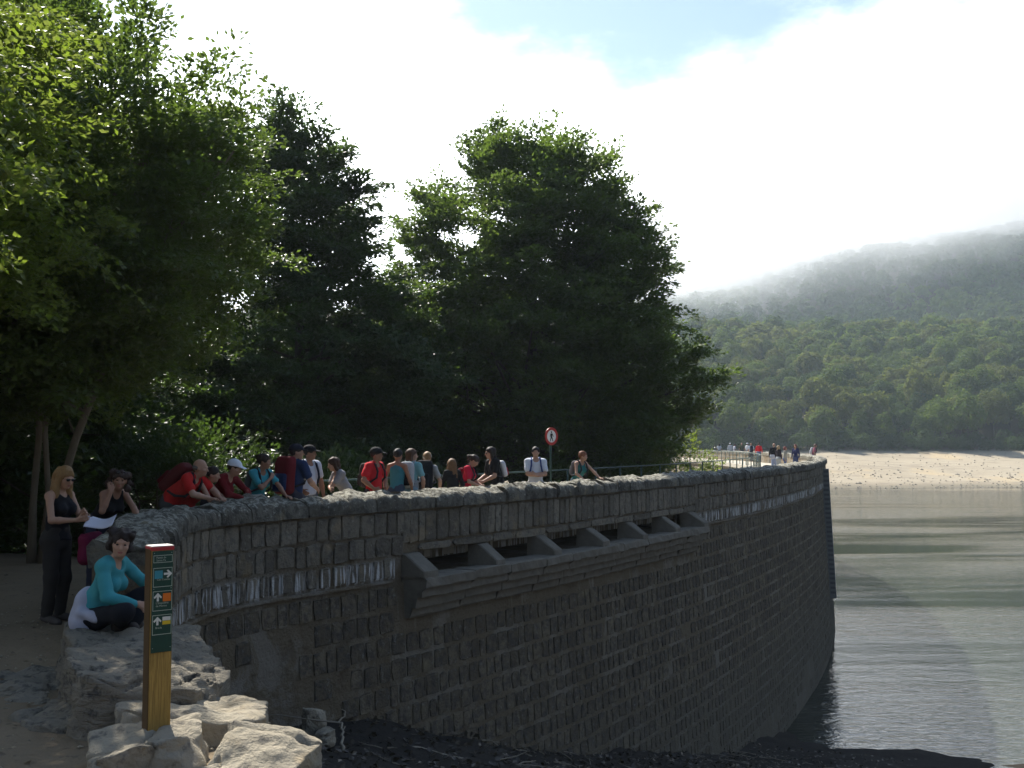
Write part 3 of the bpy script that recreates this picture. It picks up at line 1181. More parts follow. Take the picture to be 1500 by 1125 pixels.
# ---- sunlit undergrowth along the railing
prof = [(.1, .7), (.6, 1.15), (1.3, 1.25), (2.0, 1.0), (2.6, .35)]
leafy = crown(prof, 190, 34, .10, .06, 71, L=(.35, .7), shell=.5, lump=.3, gap=-.4, up=.5)
sg_ = 'shrubs growing just behind the railing'
sl_ = 'small leafy shrub in the undergrowth just behind the railing'
proto = None
for i, (s_, off, sc) in enumerate([(S_ARC + 2, -6.2, 1.0), (S_ARC + 4.2, -7.2, 1.3), (S_ARC + 6.5, -6.0, .95), (S_ARC + 8.6, -7.0, 1.35), (S_ARC + 10.8, -6.1, 1.0), (S_ARC + 13, -7.4, 1.5),
                                   (S_ARC + 15.5, -6.4, 1.15), (S_ARC + 18.5, -7.0, 1.4), (S_ARC + 22, -6.8, 1.3), (S_ARC + 26, -6.6, 1.4), (S_ARC + 30, -7.2, 1.5)]):
    p = wpt(s_, off, 0, False)
    z = gz(p[0], p[1])
    zt = max(.15, .55 - .02 * i)
    if proto is None:
        proto = tree('shrub', (p[0], p[1], z - .05), 0, [stem((0, 0, 0), (.1, .1, 2.1), .04, .01, 72), stem((.05, 0, 0), (.7, -.3, 1.7), .03, .01, 73), stem((-.05, 0, 0), (-.6, .3, 1.8), .03, .01, 74)],
                     leafy, M['leaf_dark'], sl_, sg_, 'shrub', nlimb=20, seed=75, r0=.02)
    else:
        copy_tree(proto, (p[0], p[1], z - .05), i * 1.3, (sc, sc, min(sc * 1.35, max(sc, (1.3 - z) / 2.6))))

# ---- bright bush standing free at the end of the wood
p = wpt(s_at(1001, -8.0), -8.0, 0, False)
p = np.array([10.0, 59.0, 0])
z = gz(p[0], p[1])
h = 2.6 - z
prof = [(.3, 1.0), (h * .45, 2.0), (h * .7, 2.1), (h * .88, 1.5), (h, .3)]
leafy = crown(prof, 420, 36, .15, .09, 81, L=(.5, 1.0), shell=.5, lump=.3, gap=-.45, up=.25)
tree('bush', (p[0], p[1], z), 0, [stem((0, 0, 0), (.2, 0, h * .85), .12, .02, 82)], leafy, M['leaf_lime'],
     'bright yellow green bush at the right foot of the round beech', cat='bush', nlimb=25, seed=83, r0=.04)


# ------------------------------------------------------------------ far forest
def far_crown(seed, nq, q, squash):
    rng = np.random.default_rng(seed)
    th, u = rng.uniform(0, 2 * np.pi, nq), rng.uniform(-.55, 1, nq)
    d = np.stack([np.sqrt(1 - u * u) * np.cos(th), np.sqrt(1 - u * u) * np.sin(th), u], -1)
    lobes = unit(rng.normal(size=(11, 3)) + [0, 0, .5])
    rad = .72 + .42 * np.max(np.clip(d @ lobes.T, 0, 1) ** 9 * rng.uniform(.5, 1, 11), 1) + .12 * wob(d * 2 + seed, 3, 2)
    C = d * (rad * rng.uniform(.82, 1.0, nq))[:, None] * [4.3, 4.3, 4.3 * squash]
    N = unit(d + [0, 0, .25] + rng.normal(0, .38, (nq, 3)))
    A = unit(np.cross(N, rng.normal(size=(nq, 3))))
    V, F = leaf_quads(C, A, N, q, q * .75, rng)
    V[:, 2] += 7.2
    return V, F


FAR = []
for i in range(7):
    V, F = far_crown(100 + i, 2100, .62, (1.0, 1.12, .9, 1.2, .95, 1.05, 1.15)[i])
    VT, FT = tube([(0, 0, -1), (.1, .1, 4), (0, .1, 8)], [.26, .2, .08], 5)
    Vj, Fj = join_np([(V, F), (VT, FT)])
    me = mesh_np('far_tree', Vj, Fj, False, np.r_[np.zeros(len(F)), np.ones(len(FT))])
    me.materials.append(M[('leaf_far', 'leaf_far2', 'leaf_far3', 'leaf_far', 'leaf_far3', 'leaf_far2', 'leaf_far')[i]])
    me.materials.append(M['bark'])
    FAR.append(me)

rf = random.Random(5)
spots = []
row = 0
y = 225.0
while y < 560:
    x = .12 * y
    while x < .58 * y:
        xx, yy = x + rf.uniform(-2.4, 2.4), y + rf.uniform(-2.4, 2.4)
        tt = yy - float(shore_y(np.array(xx)))
        if 57 < tt < 262 and .13 < xx / yy < .56:
            spots.append((tt, xx, yy))
        x += 8.8
    y += 7.4
front = sorted(spots, key=lambda q: q[2] + 0 * q[0])
print('far trees', len(front))
for i, (tt, xx, yy) in enumerate(front[:300]):
    sc = rf.uniform(.8, 1.3)
    o = link('far_tree', FAR[rf.randrange(7)])
    o.location = (xx, yy, gz(xx, yy) - (2.6 if tt < 72 else 1.2))
    o.rotation_euler = (0, 0, rf.uniform(0, 6.28))
    o.scale = (sc, sc, sc * rf.uniform(.9, 1.2))
    if tt < 68:
        tag(o, 'tree in the front row of the far wood, at the top of the sandy shore', 'tree', 'front row of trees above the far shore')
    else:
        tag(o, 'round crowned tree of the far hillside wood, behind the row along the sandy shore', 'tree', 'trees on the far hillside')


def mass(name, pts, tmpl, mat_key, kind='stuff', smin=.9, smax=1.3):
    """many small crowns as one object"""
    rng = np.random.default_rng(len(pts))
    T = [t_[0] for t_ in tmpl]
    Vs, Fs, n = [], [], 0
    for (x, y, z) in pts:
        k = rng.integers(len(T))
        a, sc = rng.uniform(0, 6.28), rng.uniform(smin, smax)
        ca, sa_ = math.cos(a) * sc, math.sin(a) * sc
        V = T[k] @ np.array([[ca, sa_, 0], [-sa_, ca, 0], [0, 0, sc]]) + [x, y, z]
        Vs.append(V)
        Fs.append(tmpl[k][1] + n)
        n += len(V)
    o = link(name, mesh_np(name, np.vstack(Vs), np.vstack(Fs)), None, [M[mat_key]])
    return tag(o, kind=kind)


rest = front[300:]
tm = [far_crown(200 + i, 420, 1.25, 1.05) for i in range(5)]
for mk, nm, sel in (('leaf_far', 'far_hillside_forest', 0), ('leaf_far2', 'far_hillside_forest', 1), ('leaf_far3', 'far_hillside_forest', 2)):
    pts = [(x, y, gz(x, y) - .3) for i, (t_, x, y) in enumerate(rest) if i % 3 == sel]
    if pts:
        mass(nm, pts, tm, mk)
# brush along the foot of the far wood
pts = []
x = 30.0
while x < 185:
    for k in range(3):
        xx = x + rf.uniform(-1, 1)
        yy = float(shore_y(np.array(xx))) + rf.uniform(53.5, 62)
        if .12 < xx / yy < .58:
            pts.append((xx, yy, gz(xx, yy) - 2.3 - rf.uniform(0, 1.2)))
    x += 2.3
mass('forest_edge_brush', pts, [far_crown(400 + i, 330, .75, .9) for i in range(4)], 'leaf_far3', smin=.42, smax=.75)
tm = [far_crown(300 + i, 78, 2.9, 1.0) for i in range(5)]
pts = []
y = 470.0
while y < 1040:
    x = .10 * y
    while x < .60 * y:
        xx, yy = x + rf.uniform(-4, 4), y + rf.uniform(-4, 4)
        if yy - float(shore_y(np.array(xx))) > 262:
            pts.append((xx, yy))
        x += 9.5 + (y - 470) * .004
    y += 9.5 + (y - 470) * .006
zz = terrain(np.array([p[0] for p in pts]), np.array([p[1] for p in pts]))
print('mountain trees', len(pts))
cl = wob(np.array([(p[0], p[1], 0) for p in pts]), .012, 2)
for mk, sel in (('leaf_far3', lambda i: cl[i] < -.12), ('leaf_far', lambda i: -.12 <= cl[i] < .3), ('leaf_far2', lambda i: cl[i] >= .3)):
    mass('mountain_forest', [(pts[i][0], pts[i][1], zz[i] - 1.5) for i in range(len(pts)) if sel(i)], tm, mk)

# ------------------------------------------------------------------ foreground rocks
def rock(name, c, size, rz, seed, mat, label, group=None, n=26, cuts=9, amp=.05, flat_top=None, tilt=(0, 0)):
    rng = np.random.default_rng(seed)
    u = np.linspace(-1, 1, n + 1)
    faces, verts, base = [], [], 0
    for ax in range(3):
        for sg in (-1, 1):
            A, B = np.meshgrid(u, u, indexing='ij')
            P = np.zeros((n + 1, n + 1, 3))
            P[..., ax] = sg
            P[..., (ax + 1) % 3] = A
            P[..., (ax + 2) % 3] = B
            i = (np.arange(n)[:, None] * (n + 1) + np.arange(n)[None]).ravel() + base
            q = np.stack([i, i + n + 1, i + n + 2, i + 1], -1)
            faces.append(q if sg > 0 else q[:, ::-1])
            verts.append(P.reshape(-1, 3))
            base += (n + 1) ** 2
    V = np.vstack(verts)
    F = np.vstack(faces)
    key = np.round(V * 1e4).astype(int)
    _, first, inv = np.unique(key, axis=0, return_index=True, return_inverse=True)
    V, F = V[first], inv.ravel()[F]
    p = 7.0
    V = V / (np.abs(V) ** p).sum(1)[:, None] ** (1 / p)
    for k in range(cuts):
        d = unit(rng.normal(size=3) * [1, 1, .8])
        o = rng.uniform(.66, 1.0) * (np.abs(d).sum() * .62 + .25)
        ex = np.maximum(0, V @ d - o)
        V = V - ex[:, None] * d * .92
    tp = V[:, 2] - (.50 + .10 * wob(V * [1, 1, 0] + seed, 1.6, 2) + .10 * V[:, 0] * rng.uniform(-1, 1) + .10 * V[:, 1] * rng.uniform(-1, 1))
    V[:, 2] -= np.maximum(0, tp) * .9
    V[:, 2] *= 1 / V[:, 2].max() * np.where(V[:, 2] > 0, 1, 0) + np.where(V[:, 2] > 0, 0, 1)
    S = np.array(size) / 2
    P = V * S
    nrm = unit(V / S)
    nse = wob(P + seed * 1.7, 5.5, 3) + .5 * np.abs(wob(P * [1, 1, 2.6] + seed, 9, 2))
    fine = wob(P + seed * 2.9, 26, 2)
    strat = np.round((P[:, 2] + .05 * wob(P + seed, 2.5, 2)) / .085)
    step = .022 * np.sin(strat * 12.9898 + seed)
    crack = -.03 * np.exp(-(wob(P + seed * 5, 4.2, 2) / .05) ** 2)
    P = P + nrm * (amp * nse + .010 * fine + crack)[:, None] + nrm * [1, 1, 0] * step[:, None]
    if tilt != (0, 0):
        m = np.array(Euler((R(tilt[0]), R(tilt[1]), 0)).to_matrix())
        P = P @ m.T
    me = mesh_np(name, P, F, True)
    me.set_sharp_from_angle(angle=R(38))
    o = link(name, me, None, [mat])
    o.location = c
    o.rotation_euler = (0, 0, R(rz))
    return tag(o, label, 'rock', group)


rock('rock', (-2.88, 8.05, -0.145), (1.10, 3.3, .86), 25, 3, M['rock_grey'], 'long flat topped grey rock ledge on which the woman in turquoise sits', n=54, cuts=7, amp=.045, tilt=(-1.5, 3))
rock('rock', (-2.08, 6.75, -0.210), (.88, .8, .78), 12, 8, M['rock'], 'pale flat slab of rock behind the wooden signpost, sunlit on top', n=36, amp=.04, tilt=(-4, 5))
rock('rock', (-2.06, 5.92, -0.095), (.62, .56, .56), 20, 14, M['rock'], 'cracked pale boulder at the foot of the wooden signpost', n=36, amp=.035)
rock('rock', (-1.46, 5.82, -0.110), (.52, .62, .54), -15, 19, M['rock'], 'bright sunlit block of rock to the right of the signpost, at the bottom edge', n=36, amp=.035, tilt=(0, 8))
rock('rock', (-1.62, 6.25, -0.360), (.85, .7, .5), 30, 27, M['rock'], 'brownish rock wedged low between the pale slab and the bright sunlit block', n=24, amp=.03)
rock('rock', (-3.75, 8.25, -0.220), (.75, .8, .42), 40, 33, M['rock_grey'], 'low dark rock on the path below the seated woman', n=26, amp=.04)
rock('rock', (-2.98, 6.95, -0.140), (.62, .85, .36), 60, 39, M['rock_grey'], 'low shaded rock at the near left foot of the long ledge', n=26, amp=.04)
rock('rock', (-3.55, 7.55, -0.190), (.45, .5, .28), 10, 47, M['rock_grey'], 'small dark stone between the two low rocks on the path', n=20, amp=.03)
zz_ = gz(-2.95, 15.1)
rock('rock', (-2.85, 14.9, gz(-2.85, 14.9) + .16), (.34, .3, .42), 30, 52, M['rock'], 'small pale stone lying on dark litter against the foot of the dam', n=20, amp=.03)
rock('rock', (-2.62, 14.6, gz(-2.62, 14.6) + .06), (.26, .2, .24), 70, 57, M['rock'], 'little stone just below the pale stone at the foot of the dam', n=16, amp=.02)

# ------------------------------------------------------------------ dead branches and litter on the slope
M['twig'] = plain('dead_wood', (.30, .26, .20), .9, .1, .35, 12, .3, .01, obj=False)


def branch(label, pts, r, forks=0, seed=1):
    rng = np.random.default_rng(seed)
    P = [np.array([x, y, gz(x, y) + h]) for (x, y, h) in pts]
    P = np.array(P)
    t = np.linspace(0, 1, len(P))
    tt = np.linspace(0, 1, 14)
    Q = np.stack([np.interp(tt, t, P[:, a]) for a in range(3)], -1)
    Q[1:-1] += rng.normal(0, .02, (12, 3))
    ch = [tube(Q, np.linspace(r, r * .3, 14), 6)]
    for f in range(forks):
        i = rng.integers(3, 11)
        d = unit(Q[i + 1] - Q[i]) + rng.normal(0, .7, 3) * [1, 1, .5]
        L = rng.uniform(.25, .6)
        e = [Q[i] + d * L * k + rng.normal(0, .02, 3) * (k > 0) + [0, 0, .05 * k] for k in (0, .4, .7, 1.0)]
        ch.append(tube(e, np.array([.5, .4, .3, .12]) * r, 5))
    o = link('branch', mesh_np('branch', *join_np(ch), True), None, [M['twig']])
    return tag(o, label, 'branch', 'dead branches on the litter below the dam')


branch('dead stick leaning up against the dam beside the small pale stone', [(-2.3, 14.2, .03), (-2.45, 15.0, .45)], .025, 1, 1)
branch('long bare branch lying below the middle of the dam, its far end raised', [(-1.8, 15.8, .04), (-.9, 16.1, .08), (-.1, 16.9, .06), (.4, 17.5, .22)], .03, 3, 2)
branch('pale forked branch lying near the bottom edge below the dam', [(-1.3, 12.6, .03), (-.6, 13.0, .06), (.2, 13.2, .05), (.7, 13.0, .1)], .022, 6, 3)
branch('thin curved branch on dark litter to the right, near the shoreline', [(3.6, 19.6, .04), (4.2, 20.3, .08), (4.9, 20.4, .06), (5.6, 20.1, .05)], .024, 3, 4)
branch('thin stick lying across the litter between the bright rock and the dam', [(-1.6, 11.0, .03), (-1.2, 10.6, .06), (-.7, 10.4, .04)], .014, 2, 5)
rng = np.random.default_rng(77)
ch = []
for k in range(520):
    yy = rng.uniform(9, 30)
    xx = rng.uniform(-3, 1) + (yy - 9) * rng.uniform(.0, .50)
    z0 = gz(xx, yy)
    if z0 < WATER_Z + .1 or math.hypot(xx - CX, yy - CY) < RO + .3:
        continue
    L, a = rng.uniform(.12, .7), rng.uniform(0, 3.14)
    dx, dy = math.cos(a) * L, math.sin(a) * L
    pts = [np.array([xx + dx * k_ + rng.normal(0, .03), yy + dy * k_ + rng.normal(0, .03), 0]) for k_ in (-.5, -.15, .2, .5)]
    pts = [p + [0, 0, gz(p[0], p[1]) + .015 + abs(rng.normal(0, .02))] for p in pts]
    ch.append(tube(pts, rng.uniform(.004, .011) * np.array([1, .9, .7, .4]), 4))
tag(link('litter_twigs', mesh_np('litter_twigs', *join_np(ch)), None, [M['twig']]), kind='stuff')
# fallen leaves and clods: rough dark relief on slope
M['litter_leaf'] = leaf_mat('litter_leaf', (.03, .024, .016), (.085, .065, .04), .05)
n = 9000
yy = rng.uniform(8.5, 32, n) ** 1.0
xx = rng.uniform(-3.2, 1, n) + (yy - 9) * rng.uniform(-.05, .52, n)
zz = terrain(xx, yy)
ok = (zz > WATER_Z + .05) & (np.hypot(xx - CX, yy - CY) > RO + .1) & (zz < -.3)
P = np.stack([xx, yy, zz + .01], -1)[ok]
A = unit(rng.normal(size=P.shape) * [1, 1, .3])
N = unit(rng.normal(0, .5, P.shape) + [0, 0, 1])
V, F = leaf_quads(P, A, N, .12, .08, rng)
tag(link('fallen_leaves', mesh_np('fallen_leaves', V, F), None, [M['litter_leaf']]), kind='stuff')
n = 420
yy = rng.uniform(4.5, 15, n)
xx = rng.uniform(-8, -2.2, n)
e = xx - np.interp(yy, XE_Y, XE_X)
ok = e < -.1
P = np.stack([xx, yy, terrain(xx, yy) + .008], -1)[ok]
V, F = leaf_quads(P, unit(rng.normal(size=P.shape) * [1, 1, .1]), unit(rng.normal(0, .25, P.shape) + [0, 0, 1]), .06, .04, rng)
M['dry_leaf'] = leaf_mat('dry_leaf', (.09, .06, .03), (.20, .13, .06), .05)
tag(link('dry_leaves', mesh_np('dry_leaves', V, F), None, [M['dry_leaf']]), kind='stuff')


# stones strewn on the far beach
def pebble(c, r, rng):
    V = np.array([[1, 0, 0], [0, 1, 0], [-1, 0, 0], [0, -1, 0], [0, 0, .7], [0, 0, -.7]], float)
    V = V * rng.uniform(.6, 1.3, (6, 1)) * r + c
    F = np.array([[0, 1, 4, 4], [1, 2, 4, 4], [2, 3, 4, 4], [3, 0, 4, 4], [1, 0, 5, 5], [2, 1, 5, 5], [3, 2, 5, 5], [0, 3, 5, 5]])
    return V, F[:, :3]


M['beach_stone'] = plain('beach_stone', (.30, .27, .22), .9, .1, .5, .4, .1, .05, obj=False)
ch = []
for k in range(700):
    x = rng.uniform(55, 150)
    tt = rng.uniform(0, 1) ** 2.2 * 48 - .5
    y = float(shore_y(np.array(x))) + tt
    ch.append(pebble(np.array([x, y, float(terrain(np.array(x), np.array(y))) + .05]), rng.uniform(.10, .32) * (1.8 if rng.random() < .05 else 1), rng))
tag(link('beach_stones', mesh_np('beach_stones', *join_np(ch)), None, [M['beach_stone']]), kind='stuff')

ch = []
for k in range(900):
    y = rng.uniform(4.6, 12)
    x = float(np.interp(y, XE_Y, XE_X)) + .5 - abs(rng.normal(0, 1.1)) - .1
    ch.append(pebble(np.array([x, y, gz(x, y) + .004]), rng.uniform(.006, .02) * (2.2 if rng.random() < .06 else 1), rng))
tag(link('gravel', mesh_np('gravel', *join_np(ch)), None, [M['rock']]), kind='stuff')

# ------------------------------------------------------------------ signpost
def wood(name, c):
    t_ = NT(name)
    v = t_.pos(True)
    g1 = t_.noise(26, 5, .65, vec=v, stretch=(3, 3, .16), dist=.3)
    col = t_.mix(t_.rng(g1, .35, .68), tuple(x * .62 for x in c), tuple(x * 1.12 for x in c))
    col = t_.mix(t_.rng(t_.noise(5, 4, .6, vec=v), .54, .72, 0, .5), col, tuple(x * .5 for x in c))
    col = t_.mix(t_.rng(t_.noise(38, 3, .6, vec=v, stretch=(1, 1, .25)), .66, .72, 0, .6), col, (.10, .065, .03))
    t_.color(col).rough(.7, .25)
    t_.bump(g1, .35, .004)
    return t_.m


M['post_wood'] = wood('post_wood', (.40, .25, .065))
M['post_side'] = plain('post_side', (.10, .06, .025), .75, .2, .3, 9, .25, .004)
M['panel_green'] = plain('panel_green', (.014, .055, .038), .5, .35, .3, 22, .12, .002)
M['panel_line'] = plain('panel_line', (.42, .47, .38), .5, .3, .06, 8, 0)
M['panel_white'] = plain('panel_white', (.68, .68, .62), .5, .3, .06, 8, 0)
M['mark_blue'] = plain('mark_blue', (.05, .27, .33), .5, .3, .06, 8, 0)
M['mark_orange'] = plain('mark_orange', (.72, .17, .015), .5, .3, .06, 8, 0)
M['mark_yellow'] = plain('mark_yellow', (.66, .47, .03), .5, .3, .06, 8, 0)
M['cap_red'] = plain('cap_red', (.42, .035, .04), .5, .3, .1, 8, .05)
M['cap_top'] = plain('cap_top', (.72, .68, .6), .6, .3, .1, 8, .05)
PW, PD = .128, .10
sp = empty('signpost', (-2.055, 6.02, .06), R(38))
tag(sp, 'square wooden hiking signpost with a green panel, standing on the cracked boulder', 'signpost')
Z0, Z1, ZP = -.02, 1.15, .545


def addbox(name, c, h, mat, parent, bevel=0):
    V, F = box((0, 0, 0), h)
    me = mesh_np(name, V, F)
    o = link(name, me, parent, [mat])
    o.location = c
    if bevel:
        b = o.modifiers.new('bevel', 'BEVEL')
        b.width, b.segments = bevel, 2
    return o


addbox('post', (0, 0, (Z0 + Z1 - .012) / 2), (PW / 2, PD / 2, (Z1 - .012 - Z0) / 2), M['post_wood'], sp, .004)
addbox('side_board', (-PW / 2 - .002, 0, (Z0 + Z1 - .012) / 2), (.0025, PD / 2 - .006, (Z1 - .012 - Z0) / 2 - .004), M['post_side'], sp)
addbox('cap', (0, -.001, Z1 - .012), (PW / 2 + .003, PD / 2 + .004, .011), M['cap_red'], sp, .003)
addbox('cap_top', (0, 0, Z1 + .0005), (PW / 2 + .001, PD / 2 + .001, .0035), M['cap_top'], sp)
pn = addbox('panel', (0, -PD / 2 - .0035, (ZP + Z1 - .026) / 2), (PW / 2 - .004, .003, (Z1 - .026 - ZP) / 2), M['panel_green'], sp, .001)
PCZ = (ZP + Z1 - .026) / 2
FX = lambda u: (u - .5) * (PW - .012)              # u: 0..1 across the face
FZ = lambda v: (Z1 - .026 - v * (Z1 - .026 - ZP)) - PCZ   # v: 0..1 down the panel


def strip(name, quads, mat):
    ch = []
    for (u0, v0, u1, v1) in quads:
        ch.append(box(((FX(u0) + FX(u1)) / 2, -.0036, (FZ(v0) + FZ(v1)) / 2), (abs(FX(u1) - FX(u0)) / 2, .0008, abs(FZ(v1) - FZ(v0)) / 2)))
    return link(name, mesh_np(name, *join_np(ch)), pn, [mat])


def outline(u0, v0, u1, v1):
    a, b = .022, .0055
    strip('outline', [(u0, v0, u1, v0 + b), (u0, v1 - b, u1, v1), (u0, v0 + b, u0 + a, v1 - b), (u1 - a, v0 + b, u1, v1 - b)], M['panel_line'])


def poly(name, pts, mat):
    P = [(FX(u), FZ(v)) for u, v in pts]
    n_ = len(P)
    V = [(x, -.0046, z) for x, z in P] + [(x, -.0030, z) for x, z in P]
    fv = [tuple(range(n_)), tuple(range(2 * n_ - 1, n_ - 1, -1))] + [(i, i + n_, (i + 1) % n_ + n_, (i + 1) % n_) for i in range(n_)]
    me = bpy.data.meshes.new(name)
    me.from_pydata(V, [], fv)
    return link(name, me, pn, [mat])


def arrow(cu, cv, right):
    sh = [(-.5, -.13), (.08, -.13), (-.16, -.40), (.02, -.5), (.5, -.04), (.5, .04), (.02, .5), (-.16, .40), (.08, .13), (-.5, .13)]
    au, av = .40, .40 * (PW - .012) / (Z1 - .026 - ZP)
    pts = [(cu + x * au, cv + y * av) for x, y in sh] if right else [(cu + y * au, cv - x * av) for x, y in sh]
    poly('arrow', pts, M['panel_white'])


def words(txt, u, v, size):
    cu = bpy.data.curves.new('lettering', 'FONT')
    cu.body = txt
    cu.size = size
    cu.resolution_u = 2
    cu.extrude = .0004
    tmp = bpy.data.objects.new('lettering', cu)
    COL.objects.link(tmp)
    bpy.context.view_layer.update()
    me = bpy.data.meshes.new_from_object(tmp.evaluated_get(bpy.context.evaluated_depsgraph_get()))
    bpy.data.objects.remove(tmp)
    o = link('lettering', me, pn, [M['panel_line']])
    o.location = (FX(u), -.0042, FZ(v))
    o.rotation_euler = (R(90), 0, 0)
    return o


sq = lambda name, u, v, mat, h=1.0, w=.40: strip(name, [(u, v, u + w, v + h * w * (PW - .012) / (Z1 - .026 - ZP))], mat)
outline(.03, .04, .98, .115)
words('Pantà de', .17, .073, .0165)
words('Santa Fe', .17, .100, .0165)
outline(.03, .165, .98, .355)
sq('blue_square', .10, .192, M['mark_blue'])
arrow(.76, .228, True)
words('Can Casades', .21, .290, .0150)
outline(.03, .395, .98, .59)
arrow(.28, .455, False)
sq('orange_square', .53, .42, M['mark_orange'])
words("L'Empedrat", .18, .522, .0160)
words('de Morou', .18, .550, .0160)
outline(.03, .63, .98, .825)
arrow(.28, .69, False)
sq('white_bar', .53, .652, M['panel_white'], .46)
sq('yellow_bar', .53, .692, M['mark_yellow'], .46)
words('Breda', .18, .765, .0160)
ch = []
for (u, v) in ((.07, .018), (.93, .018), (.07, .372), (.93, .372), (.06, .955), (.94, .955)):
    ch.append(tube([(FX(u), -.003, FZ(v)), (FX(u), -.0052, FZ(v))], [.0022, .0022], 8))
link('screw', mesh_np('screw', *join_np(ch)), pn, [M['panel_line']])

# ------------------------------------------------------------------ round sign: no pedestrians
M['sign_red'] = plain('sign_red', (.42, .035, .03), .45, .4, .12, 12, .03)
M['sign_white'] = plain('sign_white', (.74, .75, .74), .45, .4, .06, 12, .03)
M['sign_black'] = plain('sign_black', (.012, .012, .014), .5, .3, .1, 12, 0)
s_sign = s_at(806, -3.62)
p = wpt(s_sign, -3.60, 0, False)
sgn = empty('traffic_sign', tuple(p), R(42))
tag(sgn, 'round red rimmed sign with a walking figure on a thin green pole beside the railing', 'traffic sign')
link('pole', mesh_np('pole', *tube([(0, 0, -.1), (0, 0, 1.2), (0, 0, 2.2)], .028, 10), True), sgn, [M['rail']])
SZ = 1.99


def disc(name, r, y0, y1, mat, r_in=0):
    n_ = 40
    a = np.arange(n_) * 2 * np.pi / n_
    rings = []
    for (rr, yy_) in ((r, y1), (r, y0), (r_in, y0), (r_in, y1)):
        rings.append(np.stack([np.cos(a) * rr, 0 * a + yy_, np.sin(a) * rr + SZ], -1))
    V = np.vstack(rings)
    j = np.arange(n_)
    j2 = (j + 1) % n_
    F = np.vstack([np.stack([k * n_ + j, k * n_ + j2, ((k + 1) % 4) * n_ + j2, ((k + 1) % 4) * n_ + j], -1) for k in range(4)])
    return link(name, mesh_np(name, V, F), sgn, [mat])


disc('plate', .235, -.040, -.030, M['sign_white'], .002)
disc('red_rim', .25, -.046, -.028, M['sign_red'], .175)
fig = []
def seg(a, b, w0, w1):
    a, b = np.array(a), np.array(b)
    d = (b - a) / np.linalg.norm(b - a)
    nn = np.array([-d[1], d[0]])
    q = [a + nn * w0, a - nn * w0, b - nn * w1, b + nn * w1]
    V = np.array([(x, -.0435, z + SZ) for x, z in q] + [(x, -.0405, z + SZ) for x, z in q])
    fig.append((V, np.array([[0, 1, 2, 3], [7, 6, 5, 4], [0, 4, 5, 1], [1, 5, 6, 2], [2, 6, 7, 3], [3, 7, 4, 0]])))
seg((0, .08), (0, -.03), .032, .026)
seg((.0, -.02), (-.035, -.08), .018, .014); seg((-.035, -.08), (-.05, -.145), .014, .011)
seg((.005, -.02), (.035, -.08), .018, .014); seg((.035, -.08), (.03, -.10), .014, .013); seg((.032, -.09), (.062, -.14), .013, .011)
seg((-.025, .075), (-.055, .01), .012, .010); seg((-.055, .01), (-.045, -.03), .010, .008)
seg((.025, .075), (.058, .02), .012, .010); seg((.058, .02), (.075, -.01), .010, .008)
hd_ = np.arange(12) * np.pi / 6
V = np.vstack([np.stack([np.cos(hd_) * .024, 0 * hd_ - .0435, np.sin(hd_) * .024 + .118 + SZ], -1), np.stack([np.cos(hd_) * .024, 0 * hd_ - .0405, np.sin(hd_) * .024 + .118 + SZ], -1)])
me = bpy.data.meshes.new('pictogram')
Vb, Fb = join_np(fig)
fv = [tuple(f) for f in Fb] + [tuple(np.arange(12) + len(Vb))] + [(len(Vb) + j, len(Vb) + (j + 1) % 12, len(Vb) + 12 + (j + 1) % 12, len(Vb) + 12 + j) for j in range(12)]
me.from_pydata([tuple(v) for v in np.vstack([Vb, V])], [], fv)
link('pictogram', me, sgn, [M['sign_black']])

